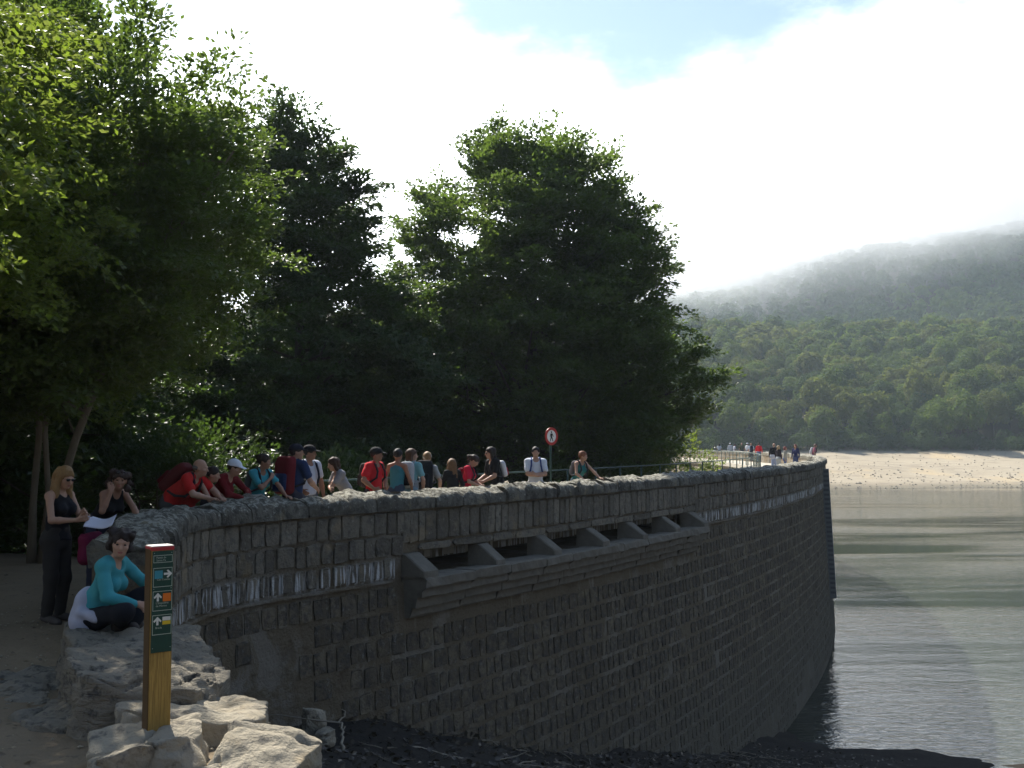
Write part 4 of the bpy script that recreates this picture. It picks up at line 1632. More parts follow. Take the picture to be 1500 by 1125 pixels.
# ------------------------------------------------------------------ people: smooth solids meshed with surface nets
class Solid:
    """union of rounded shapes on a grid, meshed as one continuous skin"""

    def __init__(s, h):
        s.h, s.ops = h, []

    def cap(s, a, b, ra, rb=None, k=.02, flat=None, op='u'):
        a, b = np.array(a, float), np.array(b, float)
        rb = ra if rb is None else rb
        m = max(ra, rb)
        s.ops.append(('cap', a, b, ra, rb, flat, k, op, np.minimum(a, b) - m, np.maximum(a, b) + m))
        return s

    def ell(s, c, r, rot=None, k=.02, op='u'):
        c, r = np.array(c, float), np.array(r, float)
        m = r.max()
        s.ops.append(('ell', c, r, rot, None, None, k, op, c - m, c + m))
        return s

    def rbox(s, c, hf, rad, rot=None, k=.01, op='u'):
        c, hf = np.array(c, float), np.array(hf, float)
        m = np.linalg.norm(hf) + .01
        s.ops.append(('rbox', c, hf, rot, rad, None, k, op, c - m, c + m))
        return s

    def plane(s, p, n):
        """cut away the side the normal points to"""
        s.ops.append(('plane', np.array(p, float), np.array(n, float), None, None, None, 0, 'c', None, None))
        return s

    def mesh(s, noise_amp=0, noise_f=20, seed=0):
        h = s.h
        u = [o for o in s.ops if o[7] == 'u']
        lo = np.min([o[8] for o in u], 0) - 3 * h - noise_amp
        hi = np.max([o[9] for o in u], 0) + 3 * h + noise_amp
        n = np.ceil((hi - lo) / h).astype(int) + 1
        ax = [lo[i] + h * np.arange(n[i]) for i in range(3)]
        Fd = np.full(n, .5, np.float32)
        for (kind, p, q, ra, rb, flat, k, op, bl, bh) in s.ops:
            if kind == 'plane':
                d = ((ax[0] - p[0]) * q[0])[:, None, None] + ((ax[1] - p[1]) * q[1])[None, :, None] + ((ax[2] - p[2]) * q[2])[None, None]
                Fd = np.maximum(Fd, d.astype(np.float32))
                continue
            mg = k + 2.5 * h
            i0 = np.clip(np.floor((bl - mg - lo) / h).astype(int), 0, n)
            i1 = np.clip(np.ceil((bh + mg - lo) / h).astype(int) + 1, 0, n)
            if (i1 <= i0).any():
                continue
            sl = tuple(slice(i0[i], i1[i]) for i in range(3))
            P = np.stack(np.meshgrid(*[ax[i][sl[i]] for i in range(3)], indexing='ij'), -1)
            if kind == 'cap':
                a, b = p, q
                W = P - a
                ba = b - a
                if flat is not None:
                    nv, sc = np.array(flat[0], float), flat[1]
                    nv = nv / np.linalg.norm(nv)
                    ba_ = ba
                    W = W + (W @ nv)[..., None] * nv * (1 / sc - 1)
                t_ = np.clip((W @ ba) / max(ba @ ba, 1e-9), 0, 1)
                d = np.linalg.norm(W - t_[..., None] * ba, axis=-1) - (ra + (rb - ra) * t_)
                if flat is not None:
                    d = d * (.5 + .5 * flat[1])
            else:
                W = P - p
                if ra is not None:
                    W = W @ np.array(ra)          # rows: world -> local via columns of rot
                if kind == 'ell':
                    k0 = np.linalg.norm(W / q, axis=-1)
                    k1 = np.linalg.norm(W / (q * q), axis=-1) + 1e-9
                    d = k0 * (k0 - 1) / k1
                else:
                    Q = np.abs(W) - (q - rb)
                    d = np.linalg.norm(np.maximum(Q, 0), axis=-1) + np.minimum(Q.max(-1), 0) - rb
            cur = Fd[sl]
            if op == 'u':
                hh = np.maximum(k - np.abs(cur - d), 0) / k
                Fd[sl] = np.minimum(cur, d) - hh * hh * k * .25
            else:
                hh = np.maximum(k - np.abs(cur + d), 0) / k
                Fd[sl] = np.maximum(cur, -d) + hh * hh * k * .25
        if noise_amp:
            band = np.abs(Fd) < 4 * h + noise_amp
            idx = np.argwhere(band)
            Fd[band] += noise_amp * wob(idx * h + lo + seed * 1.3, noise_f, 2).astype(np.float32)
        return surface_nets(Fd, lo, h)


def surface_nets(Fd, lo, h):
    nx, ny, nz = Fd.shape
    ins = Fd < 0
    cnt = np.zeros((nx - 1, ny - 1, nz - 1), np.int8)
    offs = [(i, j, k) for i in (0, 1) for j in (0, 1) for k in (0, 1)]
    for (i, j, k) in offs:
        cnt += ins[i:nx - 1 + i, j:ny - 1 + j, k:nz - 1 + k]
    act = (cnt > 0) & (cnt < 8)
    cells = np.argwhere(act)
    if len(cells) == 0:
        return np.zeros((0, 3)), np.zeros((0, 4), int)
    idx = np.full(act.shape, -1, np.int64)
    idx[act] = np.arange(len(cells))
    val = {o: Fd[cells[:, 0] + o[0], cells[:, 1] + o[1], cells[:, 2] + o[2]] for o in offs}
    acc = np.zeros((len(cells), 3))
    m = np.zeros(len(cells))
    for a in offs:
        for ax in range(3):
            if a[ax] == 0:
                b = list(a)
                b[ax] = 1
                b = tuple(b)
                fa, fb = val[a], val[b]
                cr = (fa < 0) != (fb < 0)
                t_ = np.where(cr, fa / np.where(cr, fa - fb, 1), 0)
                pt = np.array(a, float)[None] + 0 * acc
                pt[:, ax] += t_
                acc += pt * cr[:, None]
                m += cr
    V = lo + h * (cells + acc / m[:, None])
    quads = []
    for ax in range(3):
        o1, o2 = (ax + 1) % 3, (ax + 2) % 3
        sl0 = [slice(1, -1)] * 3
        sl1 = [slice(1, -1)] * 3
        sl0[ax] = slice(0, -1)
        sl1[ax] = slice(1, None)
        A, B = ins[tuple(sl0)], ins[tuple(sl1)]
        e = np.argwhere(A != B)
        if len(e) == 0:
            continue
        flip = A[tuple(e.T)]
        c = e.copy()
        for q in range(3):
            if q != ax:
                c[:, q] += 1
        def cell(d1, d2):
            w = c.copy()
            w[:, o1] -= d1
            w[:, o2] -= d2
            return idx[tuple(w.T)]
        q = np.stack([cell(1, 1), cell(0, 1), cell(0, 0), cell(1, 0)], -1)
        q[~flip] = q[~flip][:, ::-1]
        quads.append(q)
    F = np.vstack(quads)
    return V, F[(F >= 0).all(1)]


def rotz(a):
    c, s_ = math.cos(a), math.sin(a)
    return np.array([[c, -s_, 0], [s_, c, 0], [0, 0, 1]])


def rotx(a):
    c, s_ = math.cos(a), math.sin(a)
    return np.array([[1, 0, 0], [0, c, -s_], [0, s_, c]])


def roty(a):
    c, s_ = math.cos(a), math.sin(a)
    return np.array([[c, 0, s_], [0, 1, 0], [-s_, 0, c]])


M['skin'] = plain('skin', (.46, .27, .185), .55, .35, .08, 20, .05, .002)
M['skin_tan'] = plain('skin_tanned', (.33, .175, .11), .55, .35, .08, 20, .05, .002)
M['eye'] = plain('eye_dark', (.02, .014, .012), .2, .5, .1, 20, 0)
M['lip'] = plain('lips', (.36, .13, .11), .5, .4, .1, 20, 0)
M['shoe'] = plain('shoe_leather', (.06, .05, .045), .7, .3, .2, 20, .1)
M['lens'] = plain('dark_lens', (.008, .008, .01), .12, .6, .1, 20, 0)
_cm = {}


def cloth(c, kind='cloth'):
    key = (kind,) + tuple(c)
    if key not in _cm:
        if kind == 'hair':
            t_ = NT('hair')
            v = t_.pos(True)
            f = t_.noise(30, 4, .6, vec=v, stretch=(3, 3, .5))
            t_.color(t_.mix(f, tuple(x * .55 for x in c), tuple(min(1, x * 1.5) for x in c))).rough(.6, .3)
            t_.bump(t_.noise(60, 3, .6, vec=v, stretch=(3, 3, .4)), .5, .008)
            _cm[key] = t_.m
        else:
            _cm[key] = plain(kind, c, .85, .2, .14, 11, .3, .006)
    return _cm[key]


def person(loc, rz, label, H=1.7, female=False, lean=0, twist=0, yaw=0, pitch=0, roll=0, hands=None, hint=None, legs=None, sit=False,
           skin='skin', hair=('short', (.03, .02, .015)), shirt=('tee', (.5, .02, .02)), pants=('long', (.05, .06, .10)), cap=None, glasses=None,
           vox=.013, group=None, detail=True, pack=None, shoes=True, bust=None, hand_dirs=None, extra=None):
    g = H / 1.7
    A = np.array
    Z = A([0, 0, 1.0])
    hip_z = (.92 if not sit else .11)
    dz = hip_z - .92
    Mup = rotz(R(twist)) @ rotx(R(lean))
    Mmid = rotz(R(twist * .5)) @ rotx(R(lean * .45))
    piv = A([0, .0, .95 + dz])
    up = lambda p: (Mup @ (A(p, float) + [0, 0, dz] - piv) + piv)
    mid = lambda p: (Mmid @ (A(p, float) + [0, 0, dz] - piv) + piv)
    fw = Mup @ A([0, -1.0, 0])
    w = .86 if female else 1.0
    sh = .158 if female else .18
    S = {1: up((sh, .01, 1.395)), -1: up((-sh, .01, 1.395))}
    neck0, neck1 = up((0, .015, 1.40)), up((0, -.012, 1.50))
    Mh = Mup if abs(lean) < 8 else rotz(R(twist)) @ rotx(R(lean * .35))
    Mh = Mh @ rotz(R(yaw)) @ rotx(R(pitch)) @ roty(R(roll))
    hc = neck1 + Mh @ A([0, -.015, .095])
    hd = lambda p: Mh @ A(p, float) + hc
    la, lf = .285, .25
    arms = {}
    for sd in (1, -1):
        tgt = (hands or {}).get(sd)
        if tgt is None:
            tgt = S[sd] + A([sd * .09, -.04, -.52])
        tgt = A(tgt, float) / 1.0
        v = tgt - S[sd]
        d = min(np.linalg.norm(v), (la + lf) * .995)
        v = v / np.linalg.norm(v)
        a_ = (la * la - lf * lf + d * d) / (2 * d)
        hgt = math.sqrt(max(0, la * la - a_ * a_))
        hn = A((hint or {}).get(sd, (sd * .6, .5, -.6)), float)
        hn = hn - v * (hn @ v)
        hn /= np.linalg.norm(hn)
        el = S[sd] + v * a_ + hn * hgt
        arms[sd] = (S[sd], el, S[sd] + v * d)
    L = {}
    for sd in (1, -1):
        if legs:
            L[sd] = [A(p, float) for p in legs[sd]]
        else:
            L[sd] = [A([sd * .085, 0, .90]), A([sd * .095, -.02, .49]), A([sd * .10, .025, .085]), A([sd * .125, -.15, .03])]

    # ---------------- body: one skin
    b = Solid(vox)
    fl = (fw, .66)
    fwm = Mmid @ A([0, -1.0, 0])
    b.cap(up((0, 0, 1.30)), up((0, 0, 1.18)), .150 * w, .132 * w, .05, fl)
    b.cap(up((0, 0, 1.18)), mid((0, 0, 1.06)), .128 * w, .118 * w, .05, (fw, .70))
    b.cap(mid((0, 0, 1.06)), (0, .0, .95 + dz), .12 * w, .148, .05, (fwm, .74))
    b.cap(S[1] * .8 + S[-1] * .2, S[-1] * .8 + S[1] * .2, .052 * w, .052 * w, .04)
    b.cap(up((.05, .03, 1.43)), S[1], .042, .04, .04).cap(up((-.05, .03, 1.43)), S[-1], .042, .04, .04)
    if female:
        for sd in (1, -1):
            b.ell(up((sd * .066, -.085, 1.255)), (.058, .055, .058), None, .03)
    for sd in (1, -1):
        b.ell((sd * .07, .055, .91 + dz), (.085, .085, .095), None, .04)
    b.cap(neck0, neck1, .055 * (.9 if female else 1.05), .048, .03)
    # head and face
    b.ell(hd((0, .018, .028)), (.074, .094, .092), Mh, .02)
    b.ell(hd((0, -.022, -.035)), (.060, .070, .078), Mh, .03)
    b.ell(hd((0, -.062, -.085)), (.026, .022, .018), Mh, .025)
    b.cap(hd((0, -.086, .012)), hd((0, -.108, -.028)), .008, .0135, .008)
    b.cap(hd((-.034, -.080, .026)), hd((.034, -.080, .026)), .011, .011, .012)
    for sd in (1, -1):
        b.ell(hd((sd * .076, .012, -.008)), (.009, .02, .031), Mh, .006)
        b.ell(hd((sd * .031, -.096, .006)), (.015, .014, .011), Mh, .012, 's')
        b.ell(hd((sd * .043, -.066, -.022)), (.02, .018, .016), Mh, .02)
    b.cap(hd((-.018, -.083, -.058)), hd((.018, -.083, -.058)), .007, .007, .008)
    # arms, hands
    wr = {}
    for sd in (1, -1):
        s0, el, wt = arms[sd]
        m = .88 if female else 1.05
        b.cap(s0, el, .048 * m, .039 * m, .035)
        fa = el + (wt - el) * .3
        b.cap(el, fa, .040 * m, .041 * m, .02).cap(fa, wt, .041 * m, .026 * m, .02)
        fd = (wt - el) / np.linalg.norm(wt - el)
        dsp = (hand_dirs or {}).get(sd)
        hdv = fd if dsp is None else A(dsp[0], float) / np.linalg.norm(dsp[0])
        pn_ = A(dsp[1], float) if dsp is not None else A([-sd * .8, -.3, -.35])
        pn_ = pn_ - hdv * (pn_ @ hdv)
        pn_ /= np.linalg.norm(pn_)                    # palm faces this way
        ac = np.cross(hdv, pn_) * 1.0                 # across the knuckles
        if detail:
            if (ac @ (Mup @ A([0, -1.0, .3]))) < 0:
                ac = -ac                                  # thumb side forward
            kn = wt + hdv * .085
            b.cap(wt + hdv * .012 + ac * .010, kn + ac * .020, .021, .017, .012, (pn_, .62))
            b.cap(wt + hdv * .012 - ac * .010, kn - ac * .022, .021, .016, .012, (pn_, .62))
            fr = max(.0078, vox * .72)
            for q, (o_, ln) in enumerate(((.030, .068), (.011, .078), (-.010, .073), (-.030, .057))):
                k0 = kn + ac * o_ - hdv * .006
                k1 = k0 + hdv * ln * .5 + pn_ * ln * .16
                k2 = k1 + hdv * ln * .33 + pn_ * ln * .42
                b.cap(k0, k1, fr * 1.08, fr, .006).cap(k1, k2, fr, fr * .82, .005)
            t0 = wt + hdv * .03 + ac * .022
            t1 = t0 + hdv * .035 + ac * .030 + pn_ * .012
            t2 = t1 + hdv * .030 + ac * .008 + pn_ * .014
            b.cap(t0, t1, fr * 1.35, fr * 1.15, .010).cap(t1, t2, fr * 1.1, fr * .9, .006)
        else:
            b.cap(wt, wt + hdv * .12, .032, .022, .02, (pn_, .6))
        wr[sd] = (wt, hdv, pn_, ac)
    # legs and feet
    for sd in (1, -1):
        hp, kn, an, toe = L[sd]
        b.cap(hp, kn, .080, .050, .04)
        cf = kn + (an - kn) * .32
        b.cap(kn, cf, .049, .050, .02).cap(cf, an, .050, .035, .02)
        b.cap(an + (toe - an) * -.15 + [0, 0, -.025], toe, .038, .028, .03)
    V, F = b.mesh()
    body = link('person', mesh_np('person', V * g, F, True), None, [M[skin]])
    body.location = loc
    body.rotation_euler = (0, 0, R(rz))
    tag(body, label, 'person', group)

    def part(name, sol, mat, amp=0, f=20, sd=0):
        V, F = sol.mesh(amp, f, sd)
        return link(name, mesh_np(name, V * g, F, True), body, [mat])

    # ---------------- clothes
    vx = vox * 1.15
    if shirt:
        kind, c = shirt[0], shirt[1]
        t_ = Solid(vx)
        e = .013
        loose = .012 if kind in ('tee', 'long') and not female else .005
        t_.cap(up((0, 0, 1.315)), up((0, 0, 1.18)), .150 * w + e, .134 * w + e + loose, .05, (fw, .70))
        t_.cap(up((0, 0, 1.18)), mid((0, 0, 1.06)), .132 * w + e + loose, .124 * w + e + loose, .05, (fw, .74))
        t_.cap(mid((0, 0, 1.06)), (0, 0, .93 + dz), .124 * w + e + loose, .152 + e, .05, (fwm, .80))
        if not sit:
            t_.plane((0, 0, .90 + dz), (0, 0, -1))
        if female:
            for sd in (1, -1):
                t_.ell(up((sd * .066, -.085, 1.255)), A([.058, .055, .058]) + e, None, .04)
        if kind in ('tee', 'long'):
            t_.cap(S[1] * .85 + S[-1] * .15, S[-1] * .85 + S[1] * .15, .056 * w + e, None, .05)
            t_.cap(up((.05, .03, 1.425)), S[1], .044 + e * .7, .044 + e, .04).cap(up((-.05, .03, 1.425)), S[-1], .044 + e * .7, .044 + e, .04)
            for sd in (1, -1):
                s0, el, wt = arms[sd]
                m = .9 if female else 1.05
                if kind == 'tee':
                    en = s0 + (el - s0) * .62
                    t_.cap(s0, en, .05 * m + e, .050 * m + e + .006, .04)
                    q = s0 + (el - s0) * .70
                else:
                    t_.cap(s0, el, .05 * m + e, .042 * m + e, .04)
                    t_.cap(el, el + (wt - el) * .93, .042 * m + e, .028 * m + e, .03)
        else:
            for sd in (1, -1):
                t_.cap(up((sd * .075, -.055, 1.31)), up((sd * .088, .0, 1.432)), .026, .020, .03)
                t_.cap(up((sd * .088, .0, 1.432)), up((sd * .08, .08, 1.32)), .020, .026, .03)
        t_.ell(up((0, -.06, 1.435)), (.062, .07, .06), None, .015, 's')
        part('shirt', t_, cloth(c), .0075 if vox < .02 else 0, 21, 3 + len(label))
    if pants:
        kind, c = pants
        t_ = Solid(vx)
        t_.cap((0, 0, 1.0 + dz), (0, .01, .90 + dz), .140, .152, .05, (fwm, .80))
        for sd in (1, -1):
            hp, kn, an, toe = L[sd]
            t_.ell((sd * .07, .055, .91 + dz), (.095, .095, .105), None, .05)
            fr_ = {'long': 1.0, 'short': .0, 'capri': .55}[kind]
            if kind == 'short':
                en = hp + (kn - hp) * .72
                t_.cap(hp, en, .092, .082, .05)
            else:
                t_.cap(hp, kn, .094, .074, .04)
                t_.cap(kn, kn + (an - kn) * (.95 if kind == 'long' else .5), .074, .060, .04)
        part('trousers' if kind != 'short' else 'shorts', t_, cloth(c), .0075 if vox < .02 else 0, 19, 5 + len(label))
    if shoes and vox < .02:
        t_ = Solid(vx)
        for sd in (1, -1):
            hp, kn, an, toe = L[sd]
            d_ = toe - an
            t_.cap(an + d_ * -.18 + [0, 0, -.03], toe + d_ * .08, .047, .038, .03)
        part('shoes', t_, M['shoe'])
    # ---------------- hair
    if hair:
        kind, c = hair[0], hair[1]
        t_ = Solid(min(vx, .016))
        hr = lambda p, r, k=.02: t_.ell(hd(p), r, Mh, k)
        fine = .006
        if kind == 'bald':
            for sd in (1, -1):
                hr((sd * .05, .045, .0), (.034, .06, .035))
            hr((0, .088, .0), (.055, .03, .045))
            fine = .002
        else:
            hr((0, .019, .043), (.085, .107, .092))
            t_.ell(hd((0, -.100, -.026)), (.078, .072, .074), Mh, .02, 's')
            if kind == 'short':
                hr((0, .06, .01), (.078, .062, .06))
            elif kind == 'bob':
                for sd in (1, -1):
                    t_.cap(hd((sd * .072, .01, .03)), hd((sd * .078, .015, -.095)), .034, .032, .03)
                t_.cap(hd((0, .08, .02)), hd((0, .085, -.10)), .066, .055, .04, (Mh @ A([0, 1., 0]), .7))
            elif kind == 'long':
                for sd in (1, -1):
                    t_.cap(hd((sd * .070, .005, .04)), hd((sd * .082, .0, -.10)), .034, .034, .03)
                    t_.cap(hd((sd * .082, .0, -.10)), hd((sd * .095, .0, -.10)) + A([0, -.01, -.17]), .036, .024, .03)
                    t_.cap(hd((sd * .05, .07, .0)), hd((sd * .085, .07, -.10)) + A([0, .02, -.20]), .05, .028, .04)
                t_.cap(hd((0, .08, .02)), hd((0, .085, -.10)) + A([0, .03, -.22]), .07, .04, .04, (Mh @ A([0, 1., 0]), .7))
            elif kind in ('curly', 'crop'):
                tight = kind == 'crop'
                rq = np.random.default_rng(9)
                for q in range(26):
                    a_ = rq.uniform(-.25 * np.pi, 1.25 * np.pi)
                    zz_ = rq.uniform(-.05 if tight else -.11, .10)
                    rr_ = .080 if tight else .095 + .03 * (zz_ < .02)
                    hr((math.cos(a_) * rr_ * .95, .03 + math.sin(a_) * rr_ * .85, zz_), A([1, 1, 1]) * rq.uniform(.028, .042), .015)
                fine = .012
            elif kind == 'ponytail':
                hr((0, .06, .02), (.076, .06, .06))
                t_.cap(hd((0, .115, .055)), hd((0, .165, -.0)), .028, .034, .02).cap(hd((0, .165, .0)), hd((0, .165, -.0)) + A([0, .01, -.14]), .034, .014, .02)
            elif kind == 'bun':
                hr((0, .06, .02), (.076, .06, .06))
                hr((0, .11, .07), (.045, .045, .042))
        part('hair', t_, cloth(c, 'hair'), fine if vox < .02 else 0, 55, 7)
        if kind == 'bun' and extra == 'scarf':
            t2 = Solid(vx)
            t2.ell(hd((0, .028, .040)), (.090, .106, .088), Mh)
            t2.ell(hd((0, -.09, -.03)), (.085, .09, .078), Mh, .02, 's')
            t2.plane(hd((0, .055, .05)), Mh @ A([0, 1., .3]))
            part('headscarf', t2, cloth((.62, .60, .57)))
    if cap:
        t_ = Solid(min(vx, .013))
        t_.ell(hd((0, .018, .045)), (.095, .119, .100), Mh)
        t_.plane(hd((0, 0, .038)), Mh @ A([0, -.12, -1.]))
        t_.rbox(hd((0, -.115, .046)), (.066, .06, .007), .006, Mh @ rotx(R(8)), .02)
        part('cap', t_, cloth(cap))
    if glasses:
        t_ = Solid(min(vx, .008))
        gy_, gz_ = (-.094, .010) if glasses == 'worn' else (-.055, .098)
        for sd in (1, -1):
            t_.ell(hd((sd * .033, gy_, gz_)), (.027, .009, .020), Mh, .004)
            t_.cap(hd((sd * .058, gy_ + .01, gz_ + .006)), hd((sd * .078, gy_ + .09, gz_)), .005, .004, .004)
        t_.cap(hd((-.015, gy_, gz_ + .006)), hd((.015, gy_, gz_ + .006)), .005, .005, .004)
        part('sunglasses', t_, M['lens'])
    if vox < .0125:
        t_ = Solid(.004)
        for sd in (1, -1):
            t_.ell(hd((sd * .031, -.0795, .006)), (.0125, .010, .0075), Mh, .002)
        part('eyes', t_, M['eye'])
        t_ = Solid(.004)
        t_.cap(hd((-.017, -.0865, -.055)), hd((.017, -.0865, -.055)), .0055, None, .003).cap(hd((-.013, -.0865, -.063)), hd((.013, -.0865, -.063)), .006, None, .003)
        part('lips', t_, M['lip'])

    # ---------------- rucksack: a thing of its own, hung on the same back
    if pack:
        pr = dict(pack)
        root = empty('backpack', loc, R(rz))
        tag(root, pr['label'], 'backpack', 'backpacks worn by the walkers')
        sz = pr.get('size', 1.0)
        bk = -1 * fw
        c0 = up((0, .155 + .02 * sz, 1.20))

        def ppart(name, sol, mat, amp=.003):
            V, F = sol.mesh(amp if vox < .02 else 0, 18, 2)
            return link(name, mesh_np(name, V * g, F, True), root, [mat])
        pm = cloth(pr['color'], 'nylon')
        t_ = Solid(vx)
        t_.rbox(c0 + bk * .03 * sz, A([.135, .075, .21]) * sz, .065 * sz, Mup, .03)
        t_.rbox(c0 + bk * .015 * sz + Mup @ A([0, 0, .20 * sz]), A([.115, .07, .05]) * sz, .045 * sz, Mup, .03)
        ppart('pack_body', t_, pm)
        t_ = Solid(vx)
        t_.rbox(c0 + bk * .115 * sz + Mup @ A([0, 0, -.07 * sz]), A([.10, .035, .11]) * sz, .034 * sz, Mup, .02)
        ppart('pocket', t_, cloth(pr.get('pocket', pr['color']), 'nylon'))
        sm = cloth(pr.get('strap', (.03, .03, .035)), 'webbing')
        for sd in (1, -1):
            t_ = Solid(min(vx, .013))
            pts = [up((sd * .07, .12, 1.37)), up((sd * .090, .03, 1.482)), up((sd * .100, -.085, 1.42)), up((sd * .107, -.142, 1.31)), up((sd * .128, -.140, 1.20)), up((sd * .178, -.035, 1.11)), up((sd * .13, .10, 1.06))]
            if female:
                pts[3] = up((sd * .10, -.172, 1.29)); pts[4] = up((sd * .125, -.155, 1.19))
            for a_, b_ in zip(pts[:-1], pts[1:]):
                t_.cap(a_, b_, .019, .019, .01)
            ppart('strap', t_, sm, 0)
        if pr.get('belt'):
            t_ = Solid(vx)
            t_.cap(mid((0, 0, 1.04)), mid((0, 0, 1.00)), .165, .168, .02, (fwm, .86))
            ppart('hip_belt', t_, sm, 0)
    return body, dict(up=up, hd=hd, Mup=Mup, wr=wr, g=g, arms=arms, fw=fw)


def local_to_world(body, p):
    return Matrix.LocRotScale(body.location, body.rotation_euler, None) @ Vector(p)


def at_wall(px, gap, z=0.0):
    """standing place behind the parapet at a bearing; gap metres behind its inner face"""
    s_ = s_at(px, -.57 - gap)
    q = wpt(s_, -.57 - gap, z, False)
    x, y, tx, ty = path_at(s_)
    return (float(q[0]), float(q[1]), z), math.degrees(math.atan2(ty, tx))   # heading that faces out over the wall: see below


# ---- three women by the end of the wall
b1, i1 = person((-4.92, 11.15, gz(-4.98, 11.15) - .01), 72, 'person with long blonde hair and sunglasses, dark vest, standing and reading a paper', 1.66, True, lean=4, pitch=14, yaw=-8,
                hands={1: (.03, -.30, 1.20), -1: (-.06, -.31, 1.13)}, hint={1: (.7, .3, -.8), -1: (-.7, .35, -.8)}, hand_dirs={1: ((-.35, -.8, .35), (-.9, .1, -.3)), -1: ((.25, -.9, .2), (.8, .1, .4))},
                hair=('long', (.27, .155, .06)), shirt=('tank', (.014, .014, .018)), pants=('long', (.035, .032, .03)), glasses='worn', vox=.0105)
b2, i2 = person((-4.90, 12.25, gz(-4.9, 12.25)), 62, 'person with curly dark hair leaning on the wall end, hand at cheek', 1.62, True, lean=34, pitch=-6, yaw=-42,
                hands={1: (.02, -.68, 1.0), -1: (-.20, -.42, 1.36)}, hint={1: (.9, .1, -.2), -1: (-.5, -.6, -.6)}, hand_dirs={1: ((-.8, -.4, -.02), (0, .1, -1)), -1: ((.1, .25, .9), (.4, .9, 0))},
                skin='skin_tan', hair=('curly', (.035, .018, .012)), shirt=('tank', (.012, .012, .014)), pants=('long', (.03, .035, .06)), glasses='raised', vox=.0105)
b3, i3 = person((-3.52, 8.72, .24), 84, 'person in a turquoise long sleeved top sitting on the rock ledge', 1.66, True, lean=22, twist=0, yaw=-62, pitch=2, sit=True,
                hands={1: (.17, -.50, .40), -1: (-.16, -.47, .25)}, hint={1: (.7, .1, -.5), -1: (-.6, .3, -.6)},
                legs={1: [(.09, -.03, .11), (.24, -.42, .30), (.02, -.34, .06), (-.10, -.42, .035)], -1: [(-.09, -.03, .11), (-.27, -.42, .20), (-.05, -.26, .07), (.08, -.36, .04)]},
                hair=('crop', (.022, .014, .012)), shirt=('long', (.055, .30, .33)), pants=('long', (.012, .013, .018)), vox=.0105)
t_ = Solid(.012)
t_.cap((0, .04, .20), (0, .05, .10), .165, .195, .04, ((0, 1., 0), .80)).cap((-.16, .02, .17), (-.20, -.14, .13), .055, .04, .03)
V, F = t_.mesh(.010, 17, 4)
link('tied_jacket', mesh_np('tied_jacket', V * i3['g'], F, True), b3, [cloth((.42, .43, .52))])

# paper and bag held by the blonde woman
V, F = [], []
nu, nv = 12, 5
for iu in range(nu + 1):
    for iv in range(nv + 1):
        u, v = iu / nu, iv / nv
        V.append((-.04 + .30 * u, .05 * math.sin(u * 3.0) - .03 * u, -.10 + .21 * v + .02 * math.sin(u * 5 + v)))
V = np.array(V)
i = (np.arange(nu)[:, None] * (nv + 1) + np.arange(nv)[None]).ravel()
F = np.stack([i, i + nv + 1, i + nv + 2, i + 1], -1)
pme = mesh_np('paper_sheet', V, F, True)
po = link('paper_sheet', pme, None, [plain('paper', (.62, .62, .70), .8, .2, .05, 8, 0)])
po.location = local_to_world(b1, (0.0, -.42, 1.09))
po.rotation_euler = (R(-62), 0, R(8))
sol = po.modifiers.new('solid', 'SOLIDIFY')
sol.thickness = .002
tag(po, 'white sheet of paper in the hands of the blonde woman', 'paper')
bg = empty('bag', tuple(local_to_world(b1, (.10, -.36, .80))), R(60))
tag(bg, 'dark red cloth bag hanging in front of the blonde woman beside the wall end', 'bag')
t_ = Solid(.012)
t_.rbox((0, 0, 0), (.13, .08, .17), .07, None, .03).ell((0, 0, -.09), (.14, .10, .10), None, .05)
V, F = t_.mesh(.012, 16, 6)
link('bag_body', mesh_np('bag_body', V, F, True), bg, [cloth((.16, .012, .05))])
ch = [tube([(-.09, 0, .12), (-.07, 0, .27), (0, 0, .34), (.07, 0, .27), (.09, 0, .12)], [.012] * 5, 6)]
link('handle', mesh_np('handle', *join_np(ch), True), bg, [cloth((.03, .02, .03))])

# ---- walkers along the parapet, from the near end to the far end
OUT = lambda px, gap=.3: at_wall(px, gap)


def walker(px, gap, facing, label, **kw):
    """facing: degrees, 0 = towards the viewer, 90 = to the right, 'out' = over the wall"""
    p, a = at_wall(px, gap)
    if facing == 'out':
        facing = a_out(px, gap)
    return person(p, facing, label, vox=kw.pop('vox', .0135), group='walkers along the parapet', **kw)


def a_out(px, gap):
    s_ = s_at(px, -.57 - gap)
    x, y, tx, ty = path_at(s_)
    return math.degrees(math.atan2(ty, tx))


PK = lambda label, c, **k: dict(label=label, color=c, **k)
elb = {1: (.9, .1, -.25), -1: (-.9, .1, -.25)}
walker(256, .42, 78, 'person with shaved grey hair in a red t-shirt leaning forearms on the parapet', H=1.74, lean=46, pitch=-6, yaw=12, hands={1: (.10, -.68, 1.0), -1: (-.08, -.62, 1.0)}, hint=elb,
       hand_dirs={1: ((-.6, -.8, -.05), (0, 0, -1)), -1: ((.6, -.8, -.05), (0, 0, -1))},
       hair=('bald', (.12, .11, .10)), shirt=('tee', (.52, .022, .02)), pants=('long', (.06, .06, .06)), pack=PK('dark red backpack on the man with shaved grey hair', (.10, .012, .014), size=1.1))
walker(276, .40, 85, 'person in a red strappy top, close beside the man with shaved grey hair', H=1.60, female=True, lean=44, pitch=-4, yaw=5, hands={1: (.05, -.60, 1.0), -1: (-.02, -.58, 1.0)}, hint=elb,
       hand_dirs={1: ((-.6, -.8, -.05), (0, 0, -1)), -1: ((.6, -.8, -.05), (0, 0, -1))},
       hair=('short', (.03, .02, .016)), shirt=('tank', (.46, .025, .02)), pants=('long', (.04, .04, .05)))
